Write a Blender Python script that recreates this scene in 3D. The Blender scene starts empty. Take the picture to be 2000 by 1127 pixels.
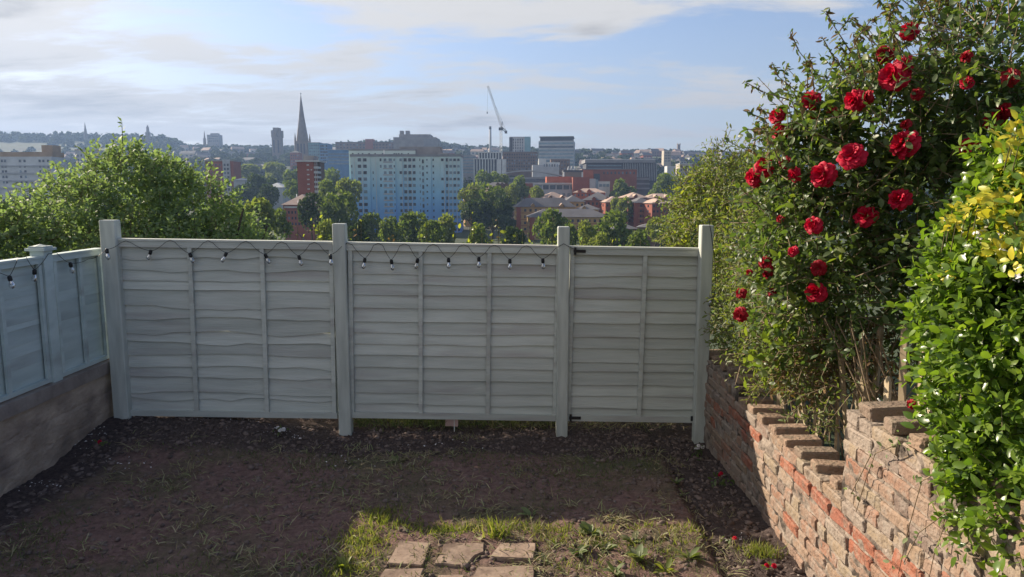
import bpy, bmesh, math, random
import numpy as np
from mathutils import Vector, Matrix, Euler, noise as mnoise

random.seed(7)
RNG = np.random.default_rng(7)
SC = bpy.context.scene
COL = SC.collection
R = math.radians

# ------------------------------------------------------------------ camera, sky, sun, exposure
F, PITCH, CAMZ = 1390.0, R(7.6), 2.0
cd = bpy.data.cameras.new('camera'); cam = bpy.data.objects.new('camera', cd); COL.objects.link(cam)
cd.sensor_width = 36.0; cd.lens = 36.0 * F / 2000.0; cd.clip_start = 0.05; cd.clip_end = 9000
cam.location = (0, 0, CAMZ); cam.rotation_euler = (R(90) - PITCH, 0, 0)
SC.camera = cam

SUN_EL, SUN_AZ = R(27.8), R(57.5)          # azimuth measured to the left of the view direction (+Y)
SUN = Vector((-math.sin(SUN_AZ) * math.cos(SUN_EL), math.cos(SUN_AZ) * math.cos(SUN_EL), math.sin(SUN_EL)))
sl = bpy.data.lights.new('sun', 'SUN'); so = bpy.data.objects.new('sun', sl); COL.objects.link(so)
sl.energy = 4.8; sl.angle = R(0.53); sl.color = (1.0, 0.86, 0.68)
so.rotation_euler = SUN.to_track_quat('Z', 'Y').to_euler(); so.location = SUN * 60

world = bpy.data.worlds.new('World'); SC.world = world; world.use_nodes = True
def build_world():
    nt = world.node_tree; N = nt.nodes; L = nt.links; N.clear()
    def nd(t, **k):
        n = N.new(t)
        for a, b in k.items(): setattr(n, a, b)
        return n
    def mth(op, a, b=None, c=None, clamp=False):
        n = nd('ShaderNodeMath', operation=op); n.use_clamp = clamp
        for i, v in enumerate((a, b, c)):
            if v is None: continue
            if isinstance(v, (int, float)): n.inputs[i].default_value = v
            else: L.new(v, n.inputs[i])
        return n.outputs[0]
    out = nd('ShaderNodeOutputWorld'); bg = nd('ShaderNodeBackground'); bg.inputs[1].default_value = 0.09
    L.new(bg.outputs[0], out.inputs[0])
    sky = nd('ShaderNodeTexSky', sky_type='NISHITA'); sky.sun_disc = False
    sky.sun_elevation = SUN_EL; sky.sun_rotation = -SUN_AZ
    sky.altitude = 60; sky.air_density = 1.0; sky.dust_density = 0.7; sky.ozone_density = 2.2
    tc = nd('ShaderNodeTexCoord'); sp = nd('ShaderNodeSeparateXYZ'); L.new(tc.outputs['Generated'], sp.inputs[0])
    x, y, z = sp.outputs
    zz = mth('ADD', mth('MAXIMUM', z, 0.0), 0.10)
    px, py = mth('DIVIDE', x, zz), mth('DIVIDE', y, zz)
    cb = nd('ShaderNodeCombineXYZ'); L.new(px, cb.inputs[0]); L.new(py, cb.inputs[1])
    mp = nd('ShaderNodeMapping'); mp.inputs['Location'].default_value = (3.1, 1.7, 0.3); mp.inputs['Scale'].default_value = (0.95, 1.75, 1.0)
    mp.inputs['Rotation'].default_value = (0, 0, R(6))
    L.new(cb.outputs[0], mp.inputs[0])
    n1 = nd('ShaderNodeTexNoise'); n1.inputs['Scale'].default_value = 1.15; n1.inputs['Detail'].default_value = 9; n1.inputs['Roughness'].default_value = 0.60; n1.inputs['Distortion'].default_value = 0.25
    L.new(mp.outputs[0], n1.inputs[0])
    dt = nd('ShaderNodeVectorMath', operation='DOT_PRODUCT'); L.new(tc.outputs['Generated'], dt.inputs[0]); dt.inputs[1].default_value = tuple(SUN)
    dots = mth('MAXIMUM', dt.outputs['Value'], 0.0)
    # cloud cover thickens towards the sun's side of the sky
    cover = mth('ADD', n1.outputs[0], mth('MULTIPLY', x, -0.15))
    mr = nd('ShaderNodeMapRange'); mr.interpolation_type = 'SMOOTHSTEP'
    mr.inputs[1].default_value = 0.42; mr.inputs[2].default_value = 0.59; L.new(cover, mr.inputs[0])
    mask = mth('MULTIPLY', mr.outputs[0], 0.95)
    # thick cores of the clouds read greyer, rims near the sun brighter
    core = nd('ShaderNodeMapRange'); core.interpolation_type = 'SMOOTHSTEP'
    core.inputs[1].default_value = 0.56; core.inputs[2].default_value = 0.74; core.inputs[3].default_value = 1.0; core.inputs[4].default_value = 0.52
    n2 = nd('ShaderNodeTexNoise'); n2.inputs['Scale'].default_value = 1.35; n2.inputs['Detail'].default_value = 6
    L.new(mp.outputs[0], n2.inputs[0])
    L.new(mth('ADD', mth('MULTIPLY', cover, 0.55), mth('MULTIPLY', n2.outputs[0], 0.5)), core.inputs[0])
    glow = mth('ADD', 4.3, mth('MULTIPLY', mth('POWER', dots, 5.0), 1.3))
    lum = mth('MULTIPLY', glow, core.outputs[0])
    cc = nd('ShaderNodeVectorMath', operation='SCALE'); cc.inputs[0].default_value = (1.0, 0.965, 0.92); L.new(lum, cc.inputs['Scale'])
    mx = nd('ShaderNodeMix', data_type='RGBA'); ts = nd('ShaderNodeVectorMath', operation='MULTIPLY'); L.new(sky.outputs[0], ts.inputs[0]); ts.inputs[1].default_value = (0.93, 0.84, 0.86); L.new(mask, mx.inputs[0]); L.new(ts.outputs[0], mx.inputs[6]); L.new(cc.outputs[0], mx.inputs[7])
    # milky band low over the horizon
    hz = nd('ShaderNodeMapRange'); hz.interpolation_type = 'SMOOTHSTEP'
    hz.inputs[1].default_value = 0.0; hz.inputs[2].default_value = 0.26; hz.inputs[3].default_value = 0.66; hz.inputs[4].default_value = 0.0; L.new(z, hz.inputs[0])
    hc = nd('ShaderNodeVectorMath', operation='SCALE'); hc.inputs[0].default_value = (0.93, 0.97, 1.07)
    L.new(mth('ADD', 2.35, mth('MULTIPLY', mth('POWER', dots, 3.0), 0.5)), hc.inputs['Scale'])
    m2 = nd('ShaderNodeMix', data_type='RGBA'); L.new(hz.outputs[0], m2.inputs[0]); L.new(mx.outputs[2], m2.inputs[6]); L.new(hc.outputs[0], m2.inputs[7])
    L.new(m2.outputs[2], bg.inputs[0])
build_world()
vs = SC.view_settings
vs.view_transform = 'Standard'; vs.look = 'None'; vs.exposure = 0.98; vs.gamma = 1.0; vs.use_curve_mapping = False
SC.render.engine = 'CYCLES'
cy = SC.cycles
cy.use_denoising = True; cy.max_bounces = 8; cy.diffuse_bounces = 3; cy.glossy_bounces = 3; cy.transmission_bounces = 4
cy.transparent_max_bounces = 8; cy.volume_bounces = 0; cy.caustics_reflective = False; cy.caustics_refractive = False

# ------------------------------------------------------------------ pixel -> place helpers (2000 x 1127 photograph)
cP, sP = math.cos(PITCH), math.sin(PITCH)
def ray(px, py):
    u, v = (px - 1000.0) / F, -(py - 563.5) / F
    return Vector((u, cP + v * sP, -sP + v * cP))
def at(px, py, Y):
    d = ray(px, py); t = Y / d.y
    return Vector((d.x * t, Y, CAMZ + d.z * t))
def onz(px, py, z=0.0):
    d = ray(px, py); t = (z - CAMZ) / d.z
    return Vector((d.x * t, d.y * t, z))
def onx(px, py, X):
    d = ray(px, py); t = X / d.x
    return Vector((X, d.y * t, CAMZ + d.z * t))
def mpp(Y): return Y / (F * cP)          # metres per photo pixel, near the picture's middle
def project(P):
    """numpy Nx3 -> px, py, depth"""
    x, y, z = P[:, 0], P[:, 1], P[:, 2] - CAMZ
    d = y * cP - z * sP; v = y * sP + z * cP
    d = np.maximum(d, 1e-3)
    return 1000 + F * x / d, 563.5 - F * v / d, d
def ground_row(Y, px):
    rid = np.interp(px, [-2000, 0, 300, 345, 375, 640, 690, 850, 900, 1050, 1400, 4000], [254, 259, 264, 268, 285, 289, 279, 275, 286, 293, 300, 303])
    ys = [400, 500, 700, 900, 1150]; rs = [425, 396, 354, 326, 306]
    if Y <= 1150: return float(np.interp(Y, ys, rs))
    return float(np.interp(Y, [1150, 1450], [306, rid + 8]))
def terrain_z(X, Y):
    if Y < 400:
        return float(np.interp(Y, [-80, 6.4, 8, 12, 30, 80, 200, 300, 400], [-0.5, -0.5, -0.7, -1.8, -6, -12, -15.5, -15, -11.3]))
    px = 1000 + X / (Y * 1.0) * F
    Ye = min(Y, 1450.0)
    z = at(1000, ground_row(Ye, px), Ye).z
    if Y > 1450: z -= (Y - 1450) * 0.06
    return z

# ------------------------------------------------------------------ objects, tags
def tag(o, label=None, cat=None, group=None, kind=None):
    if label: o['label'] = label
    if cat: o['category'] = cat
    if group: o['group'] = group
    if kind: o['kind'] = kind
    return o
def thing(name, label, cat, loc=(0, 0, 0), rotz=0.0, group=None):
    o = bpy.data.objects.new(name, None); COL.objects.link(o); o.empty_display_size = 0.1
    o.location = loc; o.rotation_euler = (0, 0, rotz)
    return tag(o, label, cat, group)
def link(name, me, parent=None, loc=None, rot=None, scale=None):
    o = bpy.data.objects.new(name, me); COL.objects.link(o)
    if parent is not None: o.parent = parent
    if loc is not None: o.location = loc
    if rot is not None: o.rotation_euler = rot
    if scale is not None: o.scale = scale
    return o

class MB:
    """collects faces; build() makes one mesh"""
    def __init__(s): s.v = []; s.f = []; s.m = []; s.mi = 0
    def add(s, vs, fs):
        b = len(s.v); s.v += [tuple(p) for p in vs]
        for f in fs: s.f.append(tuple(i + b for i in f)); s.m.append(s.mi)
    def box(s, x0, x1, y0, y1, z0, z1, M=None):
        vs = [Vector(p) for p in ((x0, y0, z0), (x1, y0, z0), (x1, y1, z0), (x0, y1, z0), (x0, y0, z1), (x1, y0, z1), (x1, y1, z1), (x0, y1, z1))]
        if M is not None: vs = [M @ p for p in vs]
        s.add(vs, [(0, 3, 2, 1), (4, 5, 6, 7), (0, 1, 5, 4), (1, 2, 6, 5), (2, 3, 7, 6), (3, 0, 4, 7)])
    def tube(s, pts, rad, n=6, cap=True):
        pts = [Vector(p) for p in pts]
        if not isinstance(rad, (list, tuple)): rad = [rad] * len(pts)
        rings = []
        for i, p in enumerate(pts):
            d = (pts[min(i + 1, len(pts) - 1)] - pts[max(i - 1, 0)])
            if d.length < 1e-9: d = Vector((0, 0, 1))
            d.normalize()
            a = d.cross(Vector((0, 0, 1)) if abs(d.z) < 0.9 else Vector((1, 0, 0))).normalized(); b = d.cross(a)
            rings.append([p + (a * math.cos(2 * math.pi * k / n) + b * math.sin(2 * math.pi * k / n)) * rad[i] for k in range(n)])
        vs = [q for r in rings for q in r]; fs = []
        for i in range(len(pts) - 1):
            for k in range(n):
                fs.append((i * n + k, i * n + (k + 1) % n, (i + 1) * n + (k + 1) % n, (i + 1) * n + k))
        if cap:
            fs.append(tuple(range(n))[::-1]); fs.append(tuple(range((len(pts) - 1) * n, len(pts) * n)))
        s.add(vs, fs)
    def lathe(s, prof, n=12, M=None):
        vs = []; fs = []
        for r, z in prof:
            for k in range(n):
                a = 2 * math.pi * k / n; p = Vector((r * math.cos(a), r * math.sin(a), z))
                vs.append(M @ p if M is not None else p)
        for i in range(len(prof) - 1):
            for k in range(n): fs.append((i * n + k, i * n + (k + 1) % n, (i + 1) * n + (k + 1) % n, (i + 1) * n + k))
        fs.append(tuple(range(n))[::-1]); fs.append(tuple(range((len(prof) - 1) * n, len(prof) * n)))
        s.add(vs, fs)
    def mesh(s, name, mats, smooth=False):
        me = bpy.data.meshes.new(name); me.from_pydata(s.v, [], s.f)
        for m in (mats if isinstance(mats, (list, tuple)) else [mats]): me.materials.append(m)
        if len(set(s.m)) > 1: me.polygons.foreach_set('material_index', s.m)
        if smooth: me.polygons.foreach_set('use_smooth', [True] * len(me.polygons))
        me.update(); return me
    def build(s, name, mats, parent=None, smooth=False, loc=None, rot=None):
        return link(name, s.mesh(name, mats, smooth), parent, loc, rot)

def np_mesh(name, V, Fc, mats, rnd=None, smooth=False, midx=None):
    """V Nx3, Fc Mxk index array (k 3 or 4); rnd per face random"""
    me = bpy.data.meshes.new(name); k = Fc.shape[1]
    me.vertices.add(len(V)); me.vertices.foreach_set('co', np.asarray(V, np.float32).ravel())
    me.loops.add(Fc.size); me.loops.foreach_set('vertex_index', Fc.astype(np.int32).ravel())
    me.polygons.add(len(Fc)); me.polygons.foreach_set('loop_start', np.arange(0, Fc.size, k, dtype=np.int32))
    for m in (mats if isinstance(mats, (list, tuple)) else [mats]): me.materials.append(m)
    if midx is not None: me.polygons.foreach_set('material_index', midx.astype(np.int32))
    if smooth: me.polygons.foreach_set('use_smooth', np.ones(len(Fc), bool))
    me.update(calc_edges=True)
    if rnd is not None:
        a = me.attributes.new('rnd', 'FLOAT', 'FACE'); a.data.foreach_set('value', rnd.astype(np.float32))
    me.validate(); return me

# ------------------------------------------------------------------ materials
def _mat(name):
    m = bpy.data.materials.new(name); m.use_nodes = True
    nt = m.node_tree; nt.nodes.clear()
    o = nt.nodes.new('ShaderNodeOutputMaterial'); p = nt.nodes.new('ShaderNodeBsdfPrincipled')
    nt.links.new(p.outputs[0], o.inputs[0])
    return m, nt, p, o
def surf(name, c1, c2=None, rough=0.8, scale=4.0, detail=6, stretch=(1, 1, 1), bump=0.0, bscale=None, objvar=0.0, spec=0.3, ramp=(0.35, 0.65), metal=0.0, spots=None):
    """colour noise between c1 and c2, object-space, optional bump, per-object value shift, spots=(colour, scale, lo, hi)"""
    m, nt, p, o = _mat(name); N, L = nt.nodes, nt.links
    tc = N.new('ShaderNodeTexCoord'); mp = N.new('ShaderNodeMapping'); mp.inputs['Scale'].default_value = stretch
    oi = N.new('ShaderNodeObjectInfo')
    ad = N.new('ShaderNodeVectorMath'); ad.operation = 'ADD'
    ml = N.new('ShaderNodeVectorMath'); ml.operation = 'SCALE'; ml.inputs[0].default_value = (7.3, 3.1, 5.7)
    L.new(oi.outputs['Random'], ml.inputs['Scale']); L.new(tc.outputs['Object'], ad.inputs[0]); L.new(ml.outputs[0], ad.inputs[1])
    L.new(ad.outputs[0], mp.inputs[0])
    nz = N.new('ShaderNodeTexNoise'); nz.inputs['Scale'].default_value = scale; nz.inputs['Detail'].default_value = detail; L.new(mp.outputs[0], nz.inputs[0])
    cr = N.new('ShaderNodeValToRGB'); cr.color_ramp.elements[0].position = ramp[0]; cr.color_ramp.elements[1].position = ramp[1]
    cr.color_ramp.elements[0].color = (*c1, 1); cr.color_ramp.elements[1].color = (*(c2 or c1), 1)
    L.new(nz.outputs[0], cr.inputs[0]); col = cr.outputs[0]
    if spots:
        n3 = N.new('ShaderNodeTexNoise'); n3.inputs['Scale'].default_value = spots[1]; n3.inputs['Detail'].default_value = 5; L.new(mp.outputs[0], n3.inputs[0])
        mr = N.new('ShaderNodeMapRange'); mr.inputs[1].default_value = spots[2]; mr.inputs[2].default_value = spots[3]; L.new(n3.outputs[0], mr.inputs[0])
        mx = N.new('ShaderNodeMix'); mx.data_type = 'RGBA'; L.new(mr.outputs[0], mx.inputs[0]); L.new(col, mx.inputs[6]); mx.inputs[7].default_value = (*spots[0], 1); col = mx.outputs[2]
    if objvar:
        hs = N.new('ShaderNodeHueSaturation'); mr = N.new('ShaderNodeMapRange'); mr.inputs[3].default_value = 1 - objvar; mr.inputs[4].default_value = 1 + objvar
        L.new(oi.outputs['Random'], mr.inputs[0]); L.new(mr.outputs[0], hs.inputs['Value']); L.new(col, hs.inputs['Color']); col = hs.outputs[0]
    L.new(col, p.inputs['Base Color']); p.inputs['Roughness'].default_value = rough; p.inputs['Metallic'].default_value = metal
    p.inputs['Specular IOR Level'].default_value = spec
    if bump:
        b = N.new('ShaderNodeBump'); b.inputs['Strength'].default_value = 1.0; b.inputs['Distance'].default_value = bump
        n2 = N.new('ShaderNodeTexNoise'); n2.inputs['Scale'].default_value = bscale or scale * 3; n2.inputs['Detail'].default_value = 6; L.new(mp.outputs[0], n2.inputs[0])
        L.new(n2.outputs[0], b.inputs['Height']); L.new(b.outputs[0], p.inputs['Normal'])
    return m
def leafmat(name, cols, rough=0.42, trans=0.35, tcol=None, spec=0.5):
    """per-leaf colour from face attribute + object random; translucent so back light glows through"""
    m, nt, p, o = _mat(name); N, L = nt.nodes, nt.links
    at_ = N.new('ShaderNodeAttribute'); at_.attribute_name = 'rnd'
    oi = N.new('ShaderNodeObjectInfo')
    ad = N.new('ShaderNodeMath'); ad.operation = 'ADD'; L.new(at_.outputs['Fac'], ad.inputs[0]); L.new(oi.outputs['Random'], ad.inputs[1])
    fr = N.new('ShaderNodeMath'); fr.operation = 'FRACT'; L.new(ad.outputs[0], fr.inputs[0])
    cr = N.new('ShaderNodeValToRGB'); e = cr.color_ramp.elements
    while len(e) < len(cols): e.new(0.5)
    for i, c in enumerate(cols): e[i].position = i / max(1, len(cols) - 1); e[i].color = (*c, 1)
    L.new(fr.outputs[0], cr.inputs[0]); L.new(cr.outputs[0], p.inputs['Base Color'])
    p.inputs['Roughness'].default_value = rough; p.inputs['Specular IOR Level'].default_value = spec
    if trans:
        t = N.new('ShaderNodeBsdfTranslucent'); mx = N.new('ShaderNodeMixShader'); mx.inputs[0].default_value = trans
        hs = N.new('ShaderNodeMix'); hs.data_type = 'RGBA'; hs.blend_type = 'MULTIPLY'; hs.inputs[0].default_value = 1.0
        hs.inputs[7].default_value = (*(tcol or (1.7, 1.8, 0.7)), 1); L.new(cr.outputs[0], hs.inputs[6]); L.new(hs.outputs[2], t.inputs[0])
        L.new(p.outputs[0], mx.inputs[1]); L.new(t.outputs[0], mx.inputs[2]); L.new(mx.outputs[0], o.inputs[0])
    return m

M = {}
M['fence'] = surf('fence_paint', (0.485, 0.51, 0.465), (0.585, 0.605, 0.555), rough=0.75, scale=7, detail=9, stretch=(0.28, 1, 2.6), bump=0.003, bscale=30, objvar=0.12, spots=((0.41, 0.39, 0.37), 3.2, 0.52, 0.72))
M['fence_side'] = surf('fence_paint_teal', (0.44, 0.52, 0.505), (0.54, 0.62, 0.60), rough=0.7, scale=5, detail=9, stretch=(0.35, 1, 2.2), bump=0.002, bscale=24, objvar=0.07, spots=((0.33, 0.36, 0.35), 2.5, 0.55, 0.72))
M['post'] = surf('post_paint', (0.42, 0.445, 0.405), (0.56, 0.585, 0.535), rough=0.7, scale=7, stretch=(2.4, 2.4, 0.35), bump=0.0015, bscale=20, objvar=0.05)
M['black'] = surf('black_plastic', (0.012, 0.012, 0.013), (0.02, 0.02, 0.02), rough=0.45)
M['iron'] = surf('black_iron', (0.015, 0.014, 0.014), (0.03, 0.026, 0.024), rough=0.6)
M['render'] = surf('rendered_wall', (0.31, 0.24, 0.185), (0.50, 0.40, 0.315), rough=0.95, scale=5.0, detail=10, stretch=(1, .8, 1.3), bump=0.012, bscale=30, spots=((0.21, 0.165, 0.14), 2.6, 0.48, 0.66))
M['coping'] = surf('wall_coping', (0.23, 0.19, 0.17), (0.33, 0.285, 0.25), rough=0.95, scale=8, bump=0.005, bscale=30)
M['paver'] = surf('paver', (0.23, 0.165, 0.125), (0.34, 0.255, 0.195), rough=0.9, scale=11, detail=10, bump=0.004, bscale=40, objvar=0.14, spots=((0.15, 0.105, 0.08), 9.0, 0.50, 0.68))
M['mortar'] = surf('lime_mortar', (0.17, 0.135, 0.11), (0.35, 0.29, 0.24), rough=1.0, scale=14, detail=8, bump=0.012, bscale=45, spots=((0.06, 0.048, 0.04), 9.0, 0.50, 0.62))
M['straw'] = leafmat('straw', [(0.32, 0.27, 0.17), (0.22, 0.17, 0.11), (0.24, 0.27, 0.13), (0.36, 0.31, 0.21)], rough=0.9, trans=0.15, spec=0.1)
M['weed'] = leafmat('weed_leaf', [(0.10, 0.135, 0.045), (0.14, 0.18, 0.065), (0.21, 0.22, 0.12)], rough=0.6, trans=0.3)
M['grass'] = leafmat('grass_blade', [(0.09, 0.13, 0.03), (0.15, 0.19, 0.04), (0.23, 0.24, 0.08), (0.28, 0.25, 0.13)], rough=0.6, trans=0.4, spec=0.2)
M['dullgrass'] = leafmat('dull_grass', [(0.075, 0.11, 0.04), (0.13, 0.155, 0.07), (0.19, 0.18, 0.10)], rough=0.8, trans=0.2, spec=0.1)
M['rosepetal'] = leafmat('rose_petal', [(0.42, 0.004, 0.032), (0.53, 0.006, 0.042), (0.62, 0.012, 0.058)], rough=0.55, trans=0.30, tcol=(1.5, 0.6, 0.8), spec=0.25)
M['darkpetal'] = leafmat('dark_rose_petal', [(0.26, 0.006, 0.018), (0.36, 0.010, 0.024), (0.30, 0.02, 0.03)], rough=0.6, trans=0.22, tcol=(1.5, 0.6, 0.8), spec=0.2)
M['roseleaf'] = leafmat('rose_leaf', [(0.055, 0.095, 0.030), (0.085, 0.135, 0.042), (0.135, 0.185, 0.06), (0.07, 0.105, 0.042)], rough=0.42, trans=0.40, spec=0.5)
M['newleaf'] = leafmat('young_rose_leaf', [(0.12, 0.17, 0.03), (0.16, 0.20, 0.04), (0.10, 0.15, 0.03)], rough=0.45, trans=0.45)
M['jasmine'] = leafmat('jasmine_leaf', [(0.085, 0.125, 0.04), (0.135, 0.18, 0.055), (0.19, 0.215, 0.065), (0.125, 0.14, 0.06)], rough=0.5, trans=0.42)
M['privet'] = leafmat('privet_leaf', [(0.075, 0.140, 0.022), (0.125, 0.205, 0.030), (0.19, 0.27, 0.04)], rough=0.30, trans=0.42, spec=0.6)
M['yellow'] = leafmat('golden_leaf', [(0.62, 0.52, 0.03), (0.68, 0.59, 0.05), (0.46, 0.48, 0.05), (0.56, 0.52, 0.06)], rough=0.42, trans=0.4, tcol=(1.25, 1.2, 0.5))
M['bushleaf'] = leafmat('shrub_leaf', [(0.135, 0.185, 0.10), (0.18, 0.235, 0.12), (0.25, 0.295, 0.14), (0.145, 0.19, 0.105)], rough=0.6, trans=0.42, tcol=(1.5, 1.75, 0.85), spec=0.25)
M['vineleaf'] = leafmat('vine_leaf', [(0.19, 0.22, 0.04), (0.27, 0.29, 0.055), (0.13, 0.17, 0.04)], rough=0.45, trans=0.45)
M['deadleaf'] = leafmat('dry_leaf', [(0.16, 0.10, 0.055), (0.23, 0.15, 0.08), (0.11, 0.07, 0.04)], rough=0.9, trans=0.2, spec=0.1)
M['treeA'] = leafmat('tree_leaf_mid', [(0.075, 0.115, 0.032), (0.115, 0.155, 0.042), (0.155, 0.190, 0.055)], rough=0.7, trans=0.38, spec=0.15)
M['treeB'] = leafmat('tree_leaf_pale', [(0.12, 0.155, 0.042), (0.165, 0.195, 0.058), (0.20, 0.22, 0.075)], rough=0.7, trans=0.42, spec=0.15)
M['treeC'] = leafmat('tree_leaf_dark', [(0.030, 0.054, 0.022), (0.048, 0.075, 0.028), (0.068, 0.095, 0.036)], rough=0.7, trans=0.22, spec=0.15)
M['farwood'] = leafmat('far_wood', [(0.026, 0.042, 0.022), (0.040, 0.060, 0.028), (0.060, 0.078, 0.035)], rough=0.9, trans=0.15, spec=0.05)
M['stem'] = surf('plant_stem', (0.15, 0.11, 0.07), (0.25, 0.19, 0.125), rough=0.85, scale=20, objvar=0.15)
M['greenstem'] = surf('green_stem', (0.075, 0.075, 0.035), (0.12, 0.105, 0.05), rough=0.7, scale=20)
M['bark'] = surf('bark', (0.06, 0.048, 0.038), (0.11, 0.09, 0.07), rough=0.95, scale=3)
M['picket'] = surf('weathered_picket', (0.30, 0.235, 0.15), (0.44, 0.36, 0.25), rough=0.9, scale=9, stretch=(3, 3, 0.4), objvar=0.12)
M['white'] = surf('white_plastic', (0.72, 0.72, 0.70), (0.8, 0.8, 0.78), rough=0.5)
M['pink'] = surf('pink_card', (0.62, 0.42, 0.38), (0.68, 0.48, 0.44), rough=0.7)
M['blossom'] = surf('white_blossom', (0.62, 0.58, 0.55), (0.75, 0.70, 0.68), rough=0.8, objvar=0.1)
M['pebble'] = surf('pebble', (0.16, 0.135, 0.125), (0.32, 0.28, 0.26), rough=0.9, scale=30)
M['clod'] = surf('soil_clod', (0.09, 0.067, 0.058), (0.20, 0.15, 0.13), rough=1.0, scale=9)
def glassmat():
    m, nt, p, o = _mat('bulb_glass'); N, L = nt.nodes, nt.links
    g = N.new('ShaderNodeBsdfGlossy'); g.inputs['Roughness'].default_value = 0.06
    t = N.new('ShaderNodeBsdfTransparent'); t.inputs[0].default_value = (0.93, 0.94, 0.95, 1)
    fr = N.new('ShaderNodeFresnel'); fr.inputs[0].default_value = 2.1
    mx = N.new('ShaderNodeMixShader'); L.new(fr.outputs[0], mx.inputs[0]); L.new(t.outputs[0], mx.inputs[1]); L.new(g.outputs[0], mx.inputs[2]); L.new(mx.outputs[0], o.inputs[0])
    return m
M['bulb'] = glassmat()
def brickmat(name, cols, dirt):
    m, nt, p, o = _mat(name); N, L = nt.nodes, nt.links
    oi = N.new('ShaderNodeObjectInfo'); at_ = N.new('ShaderNodeAttribute'); at_.attribute_name = 'rnd'
    ad = N.new('ShaderNodeMath'); ad.operation = 'ADD'; L.new(oi.outputs['Random'], ad.inputs[0]); L.new(at_.outputs['Fac'], ad.inputs[1])
    fr = N.new('ShaderNodeMath'); fr.operation = 'FRACT'; L.new(ad.outputs[0], fr.inputs[0])
    cr = N.new('ShaderNodeValToRGB'); cr.color_ramp.interpolation = 'LINEAR'; e = cr.color_ramp.elements
    while len(e) < len(cols): e.new(0.5)
    for i, c in enumerate(cols): e[i].position = i / (len(cols) - 1); e[i].color = (*c, 1)
    L.new(fr.outputs[0], cr.inputs[0])
    ge = N.new('ShaderNodeNewGeometry')
    n1 = N.new('ShaderNodeTexNoise'); n1.inputs['Scale'].default_value = 16; n1.inputs['Detail'].default_value = 9; n1.inputs['Roughness'].default_value = 0.65; L.new(ge.outputs['Position'], n1.inputs[0])
    mr = N.new('ShaderNodeMapRange'); mr.inputs[1].default_value = 0.46; mr.inputs[2].default_value = 0.64; mr.inputs[4].default_value = 0.75; L.new(n1.outputs[0], mr.inputs[0])
    mx = N.new('ShaderNodeMix'); mx.data_type = 'RGBA'; L.new(mr.outputs[0], mx.inputs[0]); L.new(cr.outputs[0], mx.inputs[6]); mx.inputs[7].default_value = (*dirt, 1)
    n2 = N.new('ShaderNodeTexNoise'); n2.inputs['Scale'].default_value = 42; n2.inputs['Detail'].default_value = 8; L.new(ge.outputs['Position'], n2.inputs[0])
    b = N.new('ShaderNodeBump'); b.inputs['Distance'].default_value = 0.014; L.new(n2.outputs[0], b.inputs['Height']); L.new(b.outputs[0], p.inputs['Normal'])
    n4 = N.new('ShaderNodeTexNoise'); n4.inputs['Scale'].default_value = 9; n4.inputs['Detail'].default_value = 10; n4.inputs['Roughness'].default_value = 0.7; L.new(ge.outputs['Position'], n4.inputs[0])
    m4 = N.new('ShaderNodeMapRange'); m4.inputs[1].default_value = 0.54; m4.inputs[2].default_value = 0.68; m4.inputs[4].default_value = 0.75; L.new(n4.outputs[0], m4.inputs[0])
    x4 = N.new('ShaderNodeMix'); x4.data_type = 'RGBA'; L.new(m4.outputs[0], x4.inputs[0]); L.new(mx.outputs[2], x4.inputs[6]); x4.inputs[7].default_value = (0.13, 0.095, 0.075, 1)
    L.new(x4.outputs[2], p.inputs['Base Color']); p.inputs['Roughness'].default_value = 0.95; p.inputs['Specular IOR Level'].default_value = 0.15
    return m
M['redbrick'] = brickmat('red_brick', [(0.28, 0.105, 0.068), (0.32, 0.135, 0.088), (0.24, 0.095, 0.07)], (0.32, 0.22, 0.17))
M['palebrick'] = brickmat('worn_brick', [(0.28, 0.18, 0.135), (0.30, 0.235, 0.18), (0.27, 0.145, 0.10), (0.28, 0.225, 0.16), (0.30, 0.20, 0.15), (0.20, 0.15, 0.125), (0.34, 0.285, 0.235)], (0.30, 0.255, 0.215))
M['capbrick'] = brickmat('weathered_cap_brick', [(0.27, 0.19, 0.14), (0.33, 0.23, 0.17), (0.24, 0.18, 0.14)], (0.19, 0.16, 0.12))
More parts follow.
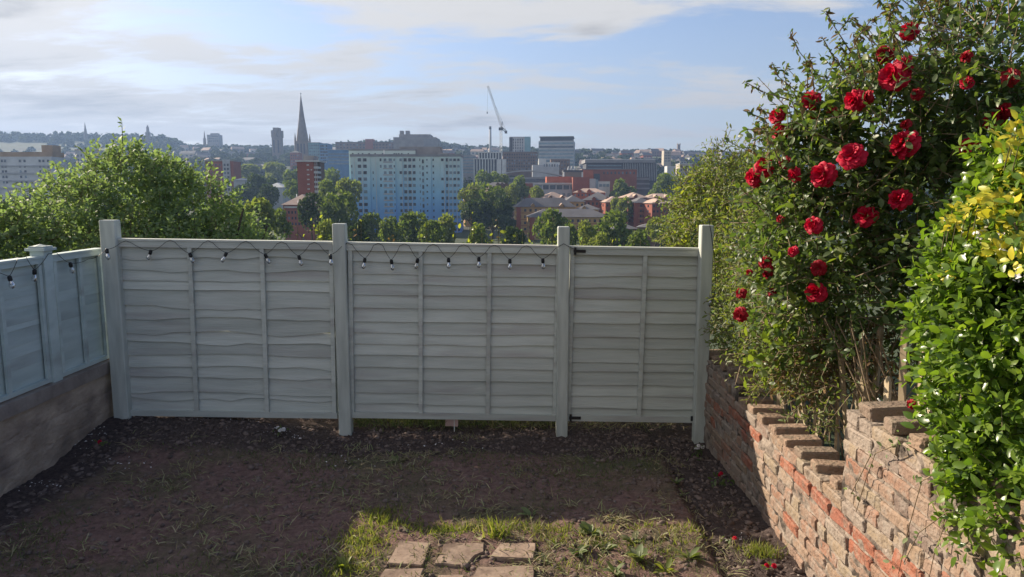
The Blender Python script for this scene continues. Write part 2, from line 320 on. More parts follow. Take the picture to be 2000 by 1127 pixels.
def soilmat():
    m, nt, p, o = _mat('garden_soil'); N, L = nt.nodes, nt.links
    ge = N.new('ShaderNodeNewGeometry')
    def nz(s, d=8, r=0.6):
        n = N.new('ShaderNodeTexNoise'); n.inputs['Scale'].default_value = s; n.inputs['Detail'].default_value = d; n.inputs['Roughness'].default_value = r; L.new(ge.outputs['Position'], n.inputs[0]); return n.outputs[0]
    def mixc(f, a, b):
        x = N.new('ShaderNodeMix'); x.data_type = 'RGBA'; L.new(f, x.inputs[0])
        for i, v in ((6, a), (7, b)):
            if isinstance(v, tuple): x.inputs[i].default_value = (*v, 1)
            else: L.new(v, x.inputs[i])
        return x.outputs[2]
    def rng(v, a, b, t=1.0):
        r = N.new('ShaderNodeMapRange'); r.inputs[1].default_value = a; r.inputs[2].default_value = b; r.inputs[4].default_value = t; L.new(v, r.inputs[0]); return r.outputs[0]
    c = mixc(rng(nz(22, 9, 0.7), 0.35, 0.65), (0.135, 0.086, 0.078), (0.27, 0.175, 0.152))
    c = mixc(rng(nz(1.1), 0.46, 0.64, 0.7), c, (0.100, 0.118, 0.060))           # thin moss and old turf
    c = mixc(rng(nz(2.3), 0.58, 0.72, 0.6), c, (0.27, 0.18, 0.15))            # dry, paler soil
    # dug beds along the fences are darker, moist soil
    at_ = N.new('ShaderNodeAttribute'); at_.attribute_name = 'bed'
    c = mixc(at_.outputs['Fac'], c, mixc(rng(nz(30, 9, 0.7), 0.35, 0.65), (0.055, 0.043, 0.041), (0.125, 0.096, 0.088)))
    L.new(c, p.inputs['Base Color']); p.inputs['Roughness'].default_value = 1.0; p.inputs['Specular IOR Level'].default_value = 0.05
    b = N.new('ShaderNodeBump'); b.inputs['Distance'].default_value = 0.022; b.inputs['Strength'].default_value = 1.0; L.new(nz(38, 9, 0.72), b.inputs['Height']); L.new(b.outputs[0], p.inputs['Normal'])
    return m
M['soil'] = soilmat()
M['land'] = surf('hillside_land', (0.035, 0.052, 0.025), (0.060, 0.076, 0.036), rough=1.0, scale=0.012, detail=9, spots=((0.055, 0.06, 0.04), 0.02, 0.56, 0.66))
M['asphalt'] = surf('asphalt', (0.05, 0.05, 0.052), (0.07, 0.07, 0.07), rough=0.95, scale=2)
exec_city = {}
def flatm(name, c, var=0.12, scale=0.25, rough=0.85):
    c2 = tuple(min(0.9, v * (1 + var)) for v in c); c1 = tuple(v * (1 - var) for v in c)
    return surf(name, c1, c2, rough=rough, scale=scale)
for nm, c in dict(cwhite=(0.55, 0.56, 0.55), ccream=(0.42, 0.38, 0.31), cgrey=(0.25, 0.25, 0.26), cdark=(0.075, 0.08, 0.095), cred=(0.26, 0.085, 0.055), cbrown=(0.17, 0.115, 0.09),
                  corange=(0.42, 0.12, 0.06), cyellow=(0.42, 0.27, 0.12), cslate=(0.13, 0.125, 0.13), ctile=(0.42, 0.31, 0.25), cstone=(0.20, 0.165, 0.14), cblue=(0.10, 0.22, 0.38),
                  cteal=(0.20, 0.34, 0.38), cconcrete=(0.27, 0.25, 0.24), cpale=(0.40, 0.41, 0.42), ctan=(0.36, 0.24, 0.14)).items():
    M[nm] = flatm('city_' + nm[1:], c)
M['glass'] = surf('window_glass', (0.018, 0.028, 0.045), (0.045, 0.06, 0.085), rough=0.15, scale=0.5, objvar=0.5, spec=0.6)
M['litglass'] = surf('pale_glass', (0.13, 0.19, 0.24), (0.20, 0.27, 0.32), rough=0.15, scale=0.5, objvar=0.2, spec=0.6)
M['metal'] = surf('painted_steel', (0.55, 0.55, 0.54), (0.62, 0.62, 0.60), rough=0.5)
M['darkmetal'] = surf('dark_steel', (0.06, 0.06, 0.065), (0.09, 0.09, 0.09), rough=0.5)
def towermat():
    m, nt, p, o = _mat('tower_paint'); N, L = nt.nodes, nt.links
    tc = N.new('ShaderNodeTexCoord'); sp = N.new('ShaderNodeSeparateXYZ'); L.new(tc.outputs['Object'], sp.inputs[0])
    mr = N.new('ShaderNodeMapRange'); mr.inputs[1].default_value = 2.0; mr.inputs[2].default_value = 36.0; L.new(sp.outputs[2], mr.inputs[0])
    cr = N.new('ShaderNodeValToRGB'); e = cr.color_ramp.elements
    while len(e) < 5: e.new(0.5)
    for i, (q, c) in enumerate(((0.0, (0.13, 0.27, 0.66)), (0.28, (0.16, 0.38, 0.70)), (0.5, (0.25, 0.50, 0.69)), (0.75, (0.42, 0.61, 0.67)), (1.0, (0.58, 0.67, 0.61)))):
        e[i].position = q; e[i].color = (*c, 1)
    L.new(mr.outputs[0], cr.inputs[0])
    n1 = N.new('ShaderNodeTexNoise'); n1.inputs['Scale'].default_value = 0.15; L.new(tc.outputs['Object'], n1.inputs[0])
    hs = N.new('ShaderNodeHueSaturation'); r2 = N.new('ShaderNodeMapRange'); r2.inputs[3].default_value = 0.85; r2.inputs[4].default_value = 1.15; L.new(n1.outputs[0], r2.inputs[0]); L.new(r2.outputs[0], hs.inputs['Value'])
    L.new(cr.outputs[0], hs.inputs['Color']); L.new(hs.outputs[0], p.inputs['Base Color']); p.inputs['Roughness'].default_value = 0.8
    return m
M['tower'] = towermat()

# ------------------------------------------------------------------ terrain beyond the garden (one sheet to behind the far ridge)
def fbm(x, y, s, oct=4, seed=0.0):
    return mnoise.fractal(Vector((x * s + seed, y * s - seed * 0.7, seed)), 1.0, 2.0, oct)
def build_terrain():
    ys = list(np.concatenate([[-90, -40, -10, 2, 6.4, 7, 8, 10, 12, 16, 22, 30, 40, 55, 80, 110, 150], np.arange(200, 1000, 25), np.arange(1000, 1500, 20), np.arange(1500, 2600, 110)]))
    us = np.linspace(-2.2, 2.2, 161); V = []
    for Y in ys:
        Ye = max(abs(Y), 30.0)
        for u in us:
            X = u * Ye; z = terrain_z(X, Y)
            if Y > 30: z += fbm(X, Y, 0.012, 3, 4.0) * min(3.0, Y * 0.006)
            V.append((X, Y, z))
    n = len(us); Fc = [(j * n + i, j * n + i + 1, (j + 1) * n + i + 1, (j + 1) * n + i) for j in range(len(ys) - 1) for i in range(n - 1)]
    o = link('hillside', np_mesh('hillside', np.array(V), np.array(Fc), M['land'], smooth=True)); tag(o, kind='structure')
build_terrain()

def smooth(a, b, v):
    t = min(1.0, max(0.0, (v - a) / (b - a))); return t * t * (3 - 2 * t)
def bed_mask(X, Y):
    w = fbm(X, Y, 2.2, 3, 1.0) * 0.10
    right = smooth(1.10, 1.17, X + w * 0.35)
    front = smooth(5.18, 5.42, Y + w + 0.12 * smooth(0.0, 1.2, X))
    left = smooth(-2.98, -3.12, X + w * 0.6 - 0.03)
    return max(right, front * 0.92, left)
def soil_z(X, Y, fine=True):
    z = 0.012 * fbm(X, Y, 1.1, 3, 9.0)
    z -= 0.05 * smooth(1.11, 1.17, X + fbm(X, Y, 2.2, 3, 1.0) * 0.035)
    z -= 0.03 * smooth(5.22, 5.38, Y + fbm(X, Y, 2.2, 3, 1.0) * 0.10) * (1 - smooth(-1.5, -2.2, X) )
    z += 0.11 * smooth(-1.55, -2.5, X) * smooth(4.9, 5.75, Y)
    if fine: z += 0.016 * fbm(X, Y, 7.0, 5, 3.0) + 0.010 * fbm(X, Y, 30.0, 3, 5.0)
    return z
def build_soil():
    xs = np.arange(-3.60, 1.79, 0.03); ys = np.concatenate([np.arange(-3.0, 2.4, 0.2), np.arange(2.4, 6.38, 0.027)])
    V = []; B = []
    for Y in ys:
        for X in xs:
            b = bed_mask(X, Y); z = soil_z(X, Y)
            z += b * 0.014 * fbm(X, Y, 16.0, 3, 8.0)
            V.append((X, Y, z)); B.append(b)
    n = len(xs); Fc = np.array([(j * n + i, j * n + i + 1, (j + 1) * n + i + 1, (j + 1) * n + i) for j in range(len(ys) - 1) for i in range(n - 1)])
    me = np_mesh('garden_soil', np.array(V), Fc, M['soil'], smooth=True)
    a = me.attributes.new('bed', 'FLOAT', 'POINT'); a.data.foreach_set('value', np.array(B, np.float32))
    tag(link('garden_soil', me), kind='structure')
    m = MB(); m.box(1.835, 9.0, -3.0, 6.3, -0.48, 0.40); tag(m.build('neighbouring_ground', M['land']), kind='structure')
build_soil()

# ------------------------------------------------------------------ lap fence panels, posts, gate
def board_mesh(w, h, amp, seed, mat, lap=0.020):
    n = 12; rs = np.random.default_rng(seed); m = MB(); vs = []
    ph = rs.uniform(0, 6.28, 3); k = rs.uniform(1.5, 5, 3)
    for i in range(n + 1):
        x = w * i / n; t = x / max(w, 0.1)
        e = amp * (0.6 * math.sin(k[0] * 2 * t + ph[0]) + 0.3 * math.sin(k[1] * 4 * t + ph[1]) + 0.25 * rs.normal())
        zt = h + 0.022
        vs += [(x, -lap, e), (x, -0.003, zt), (x, 0.003, zt), (x, -0.007, e)]
    fs = []
    for i in range(n):
        a, b = 4 * i, 4 * i + 4
        fs += [(a, b, b + 1, a + 1), (a + 1, b + 1, b + 2, a + 2), (a + 2, b + 2, b + 3, a + 3), (a + 3, b + 3, b, a)]
    fs += [(0, 1, 2, 3), (4 * n + 3, 4 * n + 2, 4 * n + 1, 4 * n)]
    m.add(vs, fs); return m.mesh('board', mat)
def lap_panel(name, label, cat, P0, P1, hgt, nb, battens, mat, group=None, amp=0.006, seed=1, top=0.064, bot=0.05, lap=0.020, back=True):
    d = P1 - P0; w = math.hypot(d.x, d.y); rz = math.atan2(d.y, d.x)
    root = thing(name, label, cat, P0, 0, group)
    root.rotation_euler = Euler((0, -math.atan2(d.z, w), rz), 'XYZ') if abs(rz) < 0.1 else Euler((0, 0, rz))
    rs = np.random.default_rng(seed)
    edges = np.linspace(bot * 0.55, hgt - top * 0.7, nb + 1); edges[1:-1] += rs.normal(0, 0.011, nb - 1)
    for k in range(nb):
        hk = edges[k + 1] - edges[k]
        o = link('board', board_mesh(w - 0.012, hk, amp * rs.uniform(0.3, 1.5), seed * 100 + k, mat, lap), root, (0.006, 0, edges[k]))
        o.rotation_euler = (0, rs.normal(0, 0.0035), 0)
    bw = 0.034
    for fr in battens:
        x = fr * w; m = MB(); m.box(x - bw / 2, x + bw / 2, -0.042, -0.0205, bot, hgt - top)
        m.build('batten', mat, root)
        if back:
            m = MB(); m.box(x - bw / 2, x + bw / 2, 0.008, 0.028, bot, hgt - top); m.build('batten', mat, root)
    m = MB(); m.box(0, w, -0.046, 0.012, hgt - top, hgt - 0.012); m.build('top_rail', mat, root)
    m = MB(); m.box(-0.003, w + 0.003, -0.052, 0.030, hgt - 0.012, hgt + 0.004); m.build('capping', mat, root)
    m = MB(); m.box(0, w, -0.045, 0.012, 0, bot); m.build('bottom_rail', mat, root)
    return root, w
FY = 5.87
GP = 'grey lap fence panels across the end of the garden'
def front_panel(name, label, cat, x0, x1, tl, tr, xb0, bl, nb, battens, seed, amp):
    TL, TR, BL = at(x0, tl, FY), at(x1, tr, FY), at(xb0, bl, FY)
    h = TL.z - BL.z; P0 = Vector((TL.x, FY, BL.z)); P1 = Vector((TR.x, FY, TR.z - h))
    return lap_panel(name, label, cat, P0, P1, h, nb, battens, M['fence'], GP, amp, seed)
front_panel('lap_fence', 'weathered grey lap fence panel at the garden end, nearest the rendered wall', 'fence', 219, 650, 466, 472, 242, 809, 14, (0.022, 0.345, 0.672, 0.985), 3, 0.017)
front_panel('lap_fence', 'middle grey lap fence panel with a gap under it, between two plain posts', 'fence', 672, 1091, 473, 480, 684, 813, 14, (0.018, 0.345, 0.665, 0.985), 5, 0.0065)
gate, gw = front_panel('fence_gate', 'narrow grey lap board gate on black hinges beside the brick wall', 'gate', 1108, 1369, 481, 485, 1108, 819, 14, (0.018, 0.56, 0.985), 8, 0.005)
gh = at(1116, 481, FY).z - at(1116, 819, FY).z
for zz in (gh - 0.035, 0.03):
    m = MB(); m.box(0.026, 0.125, -0.056, -0.0475, zz - 0.012, zz + 0.012); m.box(0.030, 0.048, -0.062, -0.046, zz - 0.03, zz + 0.03); m.build('hinge', M['iron'], gate)
m = MB(); m.box(gw - 0.05, gw + 0.03, -0.060, -0.047, 0.02, 0.06); m.build('latch', M['iron'], gate)

def post(pxl, pxr, ptop, Y, label, depth=0.095, zb=-0.25, shift=0.0):
    A, B = at(pxl, ptop, Y), at(pxr, ptop, Y); w = B.x - A.x; x = (A.x + B.x) / 2
    root = thing('fence_post', label, 'fence post', (x, Y, 0), 0, 'posts of the fence across the garden end')
    bm = bmesh.new(); bmesh.ops.create_cube(bm, size=1.0)
    for v in bm.verts: v.co = Vector((v.co.x * w, (v.co.y + 0.5) * depth, (zb if v.co.z < 0 else A.z)))
    bmesh.ops.bevel(bm, geom=[e for e in bm.edges], offset=0.006, segments=1, affect='EDGES')
    me = bpy.data.meshes.new('shaft'); bm.to_mesh(me); bm.free(); me.materials.append(M['post'])
    link('shaft', me, root)
    return root
post(192, 223, 430, 5.79, 'tall grey post at the corner where the two fences meet')
post(648, 673, 437, 5.79, 'grey post between the wavy boarded panel and the middle panel')
post(1090, 1113, 443, 5.79, 'grey post carrying the black gate hinges')
p4 = post(1371, 1395, 440, 5.74, 'grey post beside the brick wall with climbing stems at its head')

LX = -3.47
def left_fence():
    y = lambda px: LX / ((px - 1000) / F) * 1.0
    def Yd(px, z):   # Y on the plane X=LX, height z, at photo column px
        u = (px - 1000) / F; dep = LX / u; return (dep + (z - CAMZ) * sP) / cP
    top = 1.545; bot = 0.612
    yb0, yb1 = Yd(107, 1.0), 5.96
    GL = 'teal fence panels standing on the rendered wall'
    ya1 = Yd(76, 1.0); yp = (yb0 + ya1) / 2; yb0 = yp + 0.051; ya1 = yp - 0.051
    lap_panel('lap_fence', 'short pale teal fence panel on the wall, next to the corner post', 'fence', Vector((LX, yb0, bot)), Vector((LX, yb1, bot)), top - bot, 11, (0.06, 0.52, 0.94), M['fence_side'], GL, 0.003, 21, 0.05, 0.03, 0.0085)
    lap_panel('lap_fence', 'long teal fence panel on the wall running out of the picture', 'fence', Vector((LX, ya1 - 1.83, bot)), Vector((LX, ya1, bot)), top - bot, 11, (0.01, 0.26, 0.52, 0.76, 0.985), M['fence_side'], GL, 0.003, 22, 0.05, 0.03, 0.0085)
    lap_panel('lap_fence', 'teal fence panel on the wall beside the viewer', 'fence', Vector((LX, ya1 - 3.78, bot)), Vector((LX, ya1 - 1.95, bot)), top - bot, 11, (0.01, 0.34, 0.67, 0.985), M['fence_side'], GL, 0.003, 23, 0.05, 0.03, 0.0085)
    for yy, lb in ((yp, 'slim teal fence post with a square cap, standing on the wall'), (ya1 - 1.89, 'teal fence post on the wall outside the corner bay')):
        r = thing('fence_post', lb, 'fence post', (LX + 0.005, yy, 0.6), 0, 'teal posts on the rendered wall')
        m = MB(); m.box(-0.05, 0.05, -0.05, 0.05, 0.0, 0.985); m.build('shaft', M['fence_side'], r)
        m = MB(); m.box(-0.072, 0.072, -0.072, 0.072, 0.9855, 1.005); m.box(-0.055, 0.055, -0.055, 0.055, 1.0051, 1.018); m.lathe([(0.06, 1.0182), (0.001, 1.032)], 4); m.build('cap', M['fence_side'], r)
left_fence()
def left_wall():
    r = thing('rendered_wall', 'low brown rendered wall with a coping under the teal fence', 'wall', (-3.4, 3.0, 0))
    def slab(name, x0, x1, z0, z1, mat, amp):
        ys = np.arange(-3.0, 2.96, 0.07); zs = np.linspace(z0, z1, 41 if z0 < 0 else 9); m = MB(); V = []; n = len(zs)
        for yy in ys:
            for zz in zs: V.append((x1 + amp * fbm(yy, zz, 3.5, 4, 2.0) - (0.0035 if z0 < 0 and min(abs(zz - .17 - .012 * fbm(yy, 0, 2, 2, 1)), abs(zz - .345 - .012 * fbm(yy, 3, 2, 2, 1))) < .008 else 0), yy, zz))
        Fc = [(j * n + i, (j + 1) * n + i, (j + 1) * n + i + 1, j * n + i + 1) for j in range(len(ys) - 1) for i in range(n - 1)]
        b = len(V); V += [(x0, ys[0], z0), (x0, ys[-1], z0), (x0, ys[0], z1), (x0, ys[-1], z1)]
        topf = [b + 2] + [j * n + n - 1 for j in range(len(ys))] + [b + 3]
        Fc.append(tuple(topf)); Fc.append(tuple([b + 3] + [(len(ys) - 1) * n + i for i in range(n - 1, -1, -1)] + [b + 1])); Fc.append(tuple([b] + [i for i in range(n)] + [b + 2])); Fc.append((b, b + 2, b + 3, b + 1))
        m.add(V, Fc); return m.build(name, mat, r)
    slab('wall_body', -0.22, 0.0, -0.3, 0.505, M['render'], 0.012)
    slab('coping', -0.225, 0.022, 0.506, 0.60, M['coping'], 0.006)
left_wall()

# ------------------------------------------------------------------ brick wall on the right
WX = 1.60
def brick_variant(L, seed, mat, W=0.102, H=0.065):
    rs = np.random.default_rng(seed); bm = bmesh.new(); bmesh.ops.create_cube(bm, size=1.0)
    for v in bm.verts:
        v.co = Vector((v.co.x * W, v.co.y * L, v.co.z * H)) + Vector(rs.normal(0, 0.0036, 3))
    bmesh.ops.bevel(bm, geom=bm.edges[:], offset=0.008, segments=1, affect='EDGES')
    for v in bm.verts: v.co += Vector(rs.normal(0, 0.0016, 3))
    me = bpy.data.meshes.new('brick'); bm.to_mesh(me); bm.free(); me.materials.append(mat); return me
def brick_wall():
    root = thing('brick_wall', 'old crumbling brick wall with gapped bricks along its top, under the rose bush', 'wall', (WX, 3.8, 0))
    L, Hd = 0.215, 0.102
    CAP = [brick_variant(L, 60 + s, M['capbrick']) for s in range(4)]
    V = {('r', L): [brick_variant(L, s, M['redbrick']) for s in range(4)], ('p', L): [brick_variant(L, 10 + s, M['palebrick']) for s in range(5)],
         ('r', Hd): [brick_variant(Hd, 20 + s, M['redbrick']) for s in range(3)], ('p', Hd): [brick_variant(Hd, 30 + s, M['palebrick']) for s in range(4)]}
    rs = np.random.default_rng(4)
    def top_at(y): return 0.99 if y < 3.33 else (0.50 if y < 4.95 else 0.64)
    nb = 0
    for c in range(-1, 14):
        z = c * 0.0755 + 0.005
        y = 1.95 + (0.113 if c % 2 else 0.0) + rs.uniform(-0.02, 0.02)
        while y < 5.86:
            head = (c % 4 == 3 and rs.random() < 0.85) or rs.random() < 0.12
            ln = Hd if head else L
            ym = y + ln / 2
            vis = not (c < 1 and y > 5.5)
            if z + 0.04 < top_at(ym) and z + 0.04 < top_at(y + ln) and rs.random() > 0.025 and y + ln < 5.86 and vis:
                k = 'r' if (c == 5 and ym < 5.0 and rs.random() < 0.9) or rs.random() < 0.06 else 'p'
                me = V[(k, ln)][rs.integers(len(V[(k, ln)]))]
                o = link('brick', me, root, (0.051 + rs.normal(0, 0.0035) + (0.008 if c > 5 else 0.0), ym - 3.8, z + 0.0325), (rs.normal(0, 0.012), rs.normal(0, 0.015), rs.normal(0, 0.012))); nb += 1
            elif z > 0.46 and y < 3.33 < y + ln and 3.33 - y > 0.05 and z + .04 < .99:
                o = link('brick', V[('p', ln)][0], root, (0.055 + rs.normal(0, 0.004), (y + 3.33) / 2 - 3.8, z + 0.0325)); o.scale = (1, (3.33 - y) / ln, 1)
            y += ln + 0.011
    # gapped bricks across the top
    for y0, y1, zt in ((3.45, 4.95, 0.50), (2.1, 3.30, 0.973), (5.0, 5.85, 0.64)):
        y = y0
        while y < y1:
            me = CAP[rs.integers(4)]
            link('brick', me, root, (0.125 + rs.normal(0, 0.006), y - 3.8, zt + 0.0335), (rs.normal(0, 0.03), rs.normal(0, 0.02), R(90) + rs.normal(0, 0.03))); nb += 1
            y += rs.uniform(0.195, 0.225)
    # rough mortar core behind the brick faces
    m = MB()
    for y0, y1, zt in ((1.6, 3.325, 0.968), (3.325, 4.95, 0.497), (4.95, 5.88, 0.637)):
        ys = np.arange(y0, y1 + 0.001, (y1 - y0) / max(2, round((y1 - y0) / 0.022))); zs = np.linspace(-0.2, zt, int((zt + 0.2) / 0.021)); n = len(zs); Vv = []
        for yy in ys:
            for i, zz in enumerate(zs): Vv.append((0.009 + 0.013 * fbm(yy, zz, 15, 5, 6.0) + (0.008 if zz > 0.42 else 0), yy - 3.8, zz))
        Fc = [(j * n + i, j * n + i + 1, (j + 1) * n + i + 1, (j + 1) * n + i) for j in range(len(ys) - 1) for i in range(n - 1)]
        Bv = []; 
        for j, yy in enumerate(ys): Bv += [(0.225, yy - 3.8, zt), (0.225, yy - 3.8, -0.2)]
        b = len(Vv); Vv += Bv
        for j in range(len(ys) - 1):
            Fc.append((j * n + n - 1, b + 2 * j, b + 2 * j + 2, (j + 1) * n + n - 1)); Fc.append((b + 2 * j, b + 2 * j + 1, b + 2 * j + 3, b + 2 * j + 2))
        for j in (0, len(ys) - 1): Fc.append(tuple([j * n + i for i in range(n)] + [b + 2 * j, b + 2 * j + 1]))
        m.add(Vv, Fc)
    m.build('mortar_core', M['mortar'], root)
    return nb
NBRICK = brick_wall()
def picket_screen():
    root = thing('picket_screen', 'row of weathered wooden stakes behind the brick wall holding up the roses', 'fence', (1.92, 4.0, 0.40))
    rs = np.random.default_rng(3); y = -1.0
    while y < 1.75:
        h = rs.uniform(0.75, 1.05); w = rs.uniform(0.012, 0.02); m = MB()
        T = Matrix.Translation((rs.normal(-0.03, 0.03), y, -0.05)) @ Euler((rs.normal(0, 0.09), rs.normal(-0.06, 0.06), rs.normal(0, 0.3))).to_matrix().to_4x4()
        m.box(-0.008, 0.008, -w, w, 0, h - 0.03, T); m.add([T @ Vector(p) for p in ((-0.008, -w, h - 0.03), (0.008, -w, h - 0.03), (0.008, w, h - 0.03), (-0.008, w, h - 0.03), (-0.008, 0, h), (0.008, 0, h))], [(0, 1, 5, 4), (2, 3, 4, 5), (1, 2, 5), (3, 0, 4)])
        m.build('picket', M['picket'], root); y += rs.uniform(0.075, 0.13)
    m = MB(); m.box(0.02, 0.045, -1.1, 1.8, 0.55, 0.60); m.build('rail', M['picket'], root)
picket_screen()

# ------------------------------------------------------------------ festoon lights along the fences
def festoon():
    bulbs = [(18, 548), (68, 535), (137, 522), (208, 495), (295, 498), (370, 503), (443, 502), (517, 505), (583, 508), (645, 506), (713, 513), (764, 516), (816, 514), (876, 513), (935, 511), (996, 515), (1060, 514)]
    sock = MB(); sock.lathe([(0.010, 0.0), (0.0125, -0.004), (0.0165, -0.012), (0.0165, -0.040), (0.0145, -0.044)], 10)
    sme = sock.mesh('socket', M['black'], True)
    gl = MB(); gl.lathe([(0.0105, 0.0), (0.012, -0.008), (0.018, -0.020), (0.0225, -0.034), (0.0215, -0.048), (0.015, -0.060), (0.004, -0.0655)], 12); gme = gl.mesh('bulb', M['bulb'], True)
    fl = MB(); fl.tube([(0, 0, 0.0), (0.002, 0, -0.018), (-0.003, 0.001, -0.03), (0.004, 0, -0.036), (0.001, 0, -0.02)], 0.0011, 4); fme = fl.mesh('filament', M['metal'])
    def place(px, py):
        if px < 180:
            p = onx(px, py - 8, LX + 0.075); return p
        return at(px, py - 8, 5.72 if (190 < px < 225 or 640 < px < 660) else 5.795)
    root = thing('festoon_lights', 'string of clear festoon bulbs on a black cable looped along the fence tops', 'string lights', place(*bulbs[8]))
    loc = root.location.copy(); rs = np.random.default_rng(5)
    pts = [place(*b) for b in bulbs]
    tops = []
    for i in range(len(bulbs) - 1):
        a, b = bulbs[i], bulbs[i + 1]
        mx = (a[0] + b[0]) / 2
        if b[0] < 180: q = [onx(mx - 8, 509 - (mx * 0.13), LX + 0.06), onx(mx + 8, 507 - (mx * 0.13), LX + 0.06)]
        elif a[0] < 180: q = [onx(172, 506, LX + 0.06), at(200, 494, 5.74)]
        else:
            yt = 468 + (mx - 220) * 0.0155
            q = [at(mx - 9, yt + 3, 5.80), at(mx, yt - 1, 5.815), at(mx + 9, yt + 3, 5.80)] if a[0] != 208 else [at(236, 474, 5.80), at(246, 470, 5.815), at(256, 474, 5.80)]
        tops.append(q)
    path = [onx(-60, 500, LX + 0.06), pts[0]]
    for i in range(1, len(pts)): path += tops[i - 1] + [pts[i]]
    path += [at(1086, 484, 5.80), at(1101, 476, 5.775), at(1120, 486, 5.80)]
    # sagging resample
    out = []
    for a, b in zip(path[:-1], path[1:]):
        for t in np.linspace(0, 1, 5)[:-1]:
            p = a.lerp(b, t); p.z -= 0.012 * 4 * t * (1 - t) * (1 if (a - b).length > 0.1 else 0.1); out.append(p - loc)
    out.append(path[-1] - loc)
    m = MB(); m.tube(out, 0.0021, 5); m.build('cable', M['black'], root, True)
    for p in pts:
        rot = Euler((rs.normal(0, 0.25), rs.normal(0, 0.25), 0)); q = p - loc + Vector((0, 0, 0.006))
        s = link('socket', sme, root, q, rot, (.85,) * 3)
        g = link('bulb', gme, root, q + rot.to_matrix() @ Vector((0, 0, -0.038)), rot, (.85,) * 3)
        link('filament', fme, g, (0, 0, 0))
festoon()
def hanging_lamp():
    p = at(1396, 578, 5.66); r = thing('hanging_bulb', 'single clear bulb hanging from the post beside the climbing plant', 'lamp', p)
    m = MB(); m.lathe([(0.010, 0.0), (0.017, -0.012), (0.017, -0.04)], 10); m.build('socket', M['black'], r, True, rot=(0.25, 0.4, 0))
    m = MB(); m.lathe([(0.011, -0.041), (0.02, -0.06), (0.0225, -0.078), (0.012, -0.10), (0.003, -0.105)], 12); m.build('bulb', M['bulb'], r, True, rot=(0.25, 0.4, 0))
    m = MB(); m.tube([(0, 0, 0), (0.01, 0.03, 0.2), (-0.03, 0.06, 0.5), (-0.05, 0.08, 0.62)], 0.003, 5); m.build('cable', M['black'], r)
hanging_lamp()

# ------------------------------------------------------------------ pavers and small things on the soil
def paver(label, px4, thick=0.045, up=0.020, grp='paving stones at the edge of the grass'):
    P = [onz(x, y, up) for x, y in px4]; c = sum(P, Vector()) / len(P); n = len(P)
    r = thing('paving_stone', label, 'paving stone', (c.x, c.y, 0), 0, grp)
    rs = random.Random(label); bm = bmesh.new(); top = []
    dense = []
    for i in range(n):
        for t in (0, 0.34, 0.67):
            q = P[i].lerp(P[(i + 1) % n], t); dense.append(q + Vector((rs.gauss(0, 0.0035), rs.gauss(0, 0.0035), rs.gauss(0, 0.001))) if t else q)
    vs = [bm.verts.new((q.x - c.x, q.y - c.y, q.z)) for q in dense]; f = bm.faces.new(vs)
    bm.normal_update()
    if f.normal.z < 0: f.normal_flip()
    ex = bmesh.ops.extrude_face_region(bm, geom=[f])
    for v in [g for g in ex['geom'] if isinstance(g, bmesh.types.BMVert)]: v.co.z += 0.0
    for v in vs: v.co.z -= thick
    bmesh.ops.recalc_face_normals(bm, faces=bm.faces[:])
    te = [e for e in bm.edges if all(v.co.z > up - 0.01 for v in e.verts)]
    bmesh.ops.bevel(bm, geom=te, offset=0.004, segments=2, affect='EDGES')
    me = bpy.data.meshes.new('slab'); bm.to_mesh(me); bm.free(); me.materials.append(M['paver']); link('slab', me, r)
paver('brownish paver with one ragged edge, back row beside the grass strip', [(755, 1099), (780, 1055), (842, 1060), (832, 1092), (822, 1104)])
paver('orange tinted paver with a broken corner, in the middle of the back row', [(847, 1101), (866, 1062), (946, 1059), (945, 1077), (928, 1084), (910, 1103)])
paver('plain paver below the bright grass tuft, at the end of the back row', [(957, 1087), (978, 1059), (1046, 1060), (1042, 1090)])
paver('front row paver cut off by the picture edge, below the ragged paver', [(735, 1145), (752, 1110), (828, 1109), (818, 1145)])
paver('largest front row paver cut off by the picture edge, below the plain paver', [(912, 1145), (933, 1106), (1041, 1104), (1042, 1145)])
paver('sunken paver mostly under soil between the two front row pavers', [(842, 1150), (856, 1122), (906, 1122), (898, 1150)], 0.03, 0.014)
def plant_marker():
    p = at(882, 830, 5.915); r = thing('plant_marker', 'pink card marker on a thin stake in the gap under the middle panel', 'plant marker', (p.x, p.y, 0.02))
    m = MB(); m.box(-0.055, 0.055, -0.002, 0.002, -0.005, 0.060); m.build('card', M['pink'], r, rot=(0, 0.05, 0))
    m = MB(); m.box(0.02, 0.027, -0.006, -0.0025, -0.06, 0.075); m.build('stake', M['white'], r)
plant_marker()

# ------------------------------------------------------------------ foliage tools
def unit(a): return a / np.maximum(np.linalg.norm(a, axis=-1, keepdims=True), 1e-9)
LEAF_LO = (np.array([(0, 0, 0), (-0.30, 0.45, 0.07), (0.30, 0.45, 0.07), (0, 0.5, 0.0), (0, 1, -0.08)]), np.array([(0, 3, 1), (0, 2, 3), (3, 4, 1), (3, 2, 4)]))
LEAF_HI = (np.array([(0, 0, 0), (-0.17, 0.16, 0.03), (0.17, 0.16, 0.03), (0, 0.2, 0.0), (-0.27, 0.45, 0.07), (0.27, 0.45, 0.07), (0, 0.5, 0.015), (-0.19, 0.76, 0.04), (0.19, 0.76, 0.04), (0, 0.78, -0.01), (0, 1, -0.07)]),
           np.array([(0, 3, 1), (0, 2, 3), (1, 3, 4), (3, 6, 4), (3, 2, 6), (2, 5, 6), (4, 6, 7), (6, 9, 7), (6, 5, 9), (5, 8, 9), (7, 9, 10), (9, 8, 10)]))
LEAF_NARROW = (LEAF_HI[0] * np.array([0.62, 1, 1.0]), LEAF_HI[1])
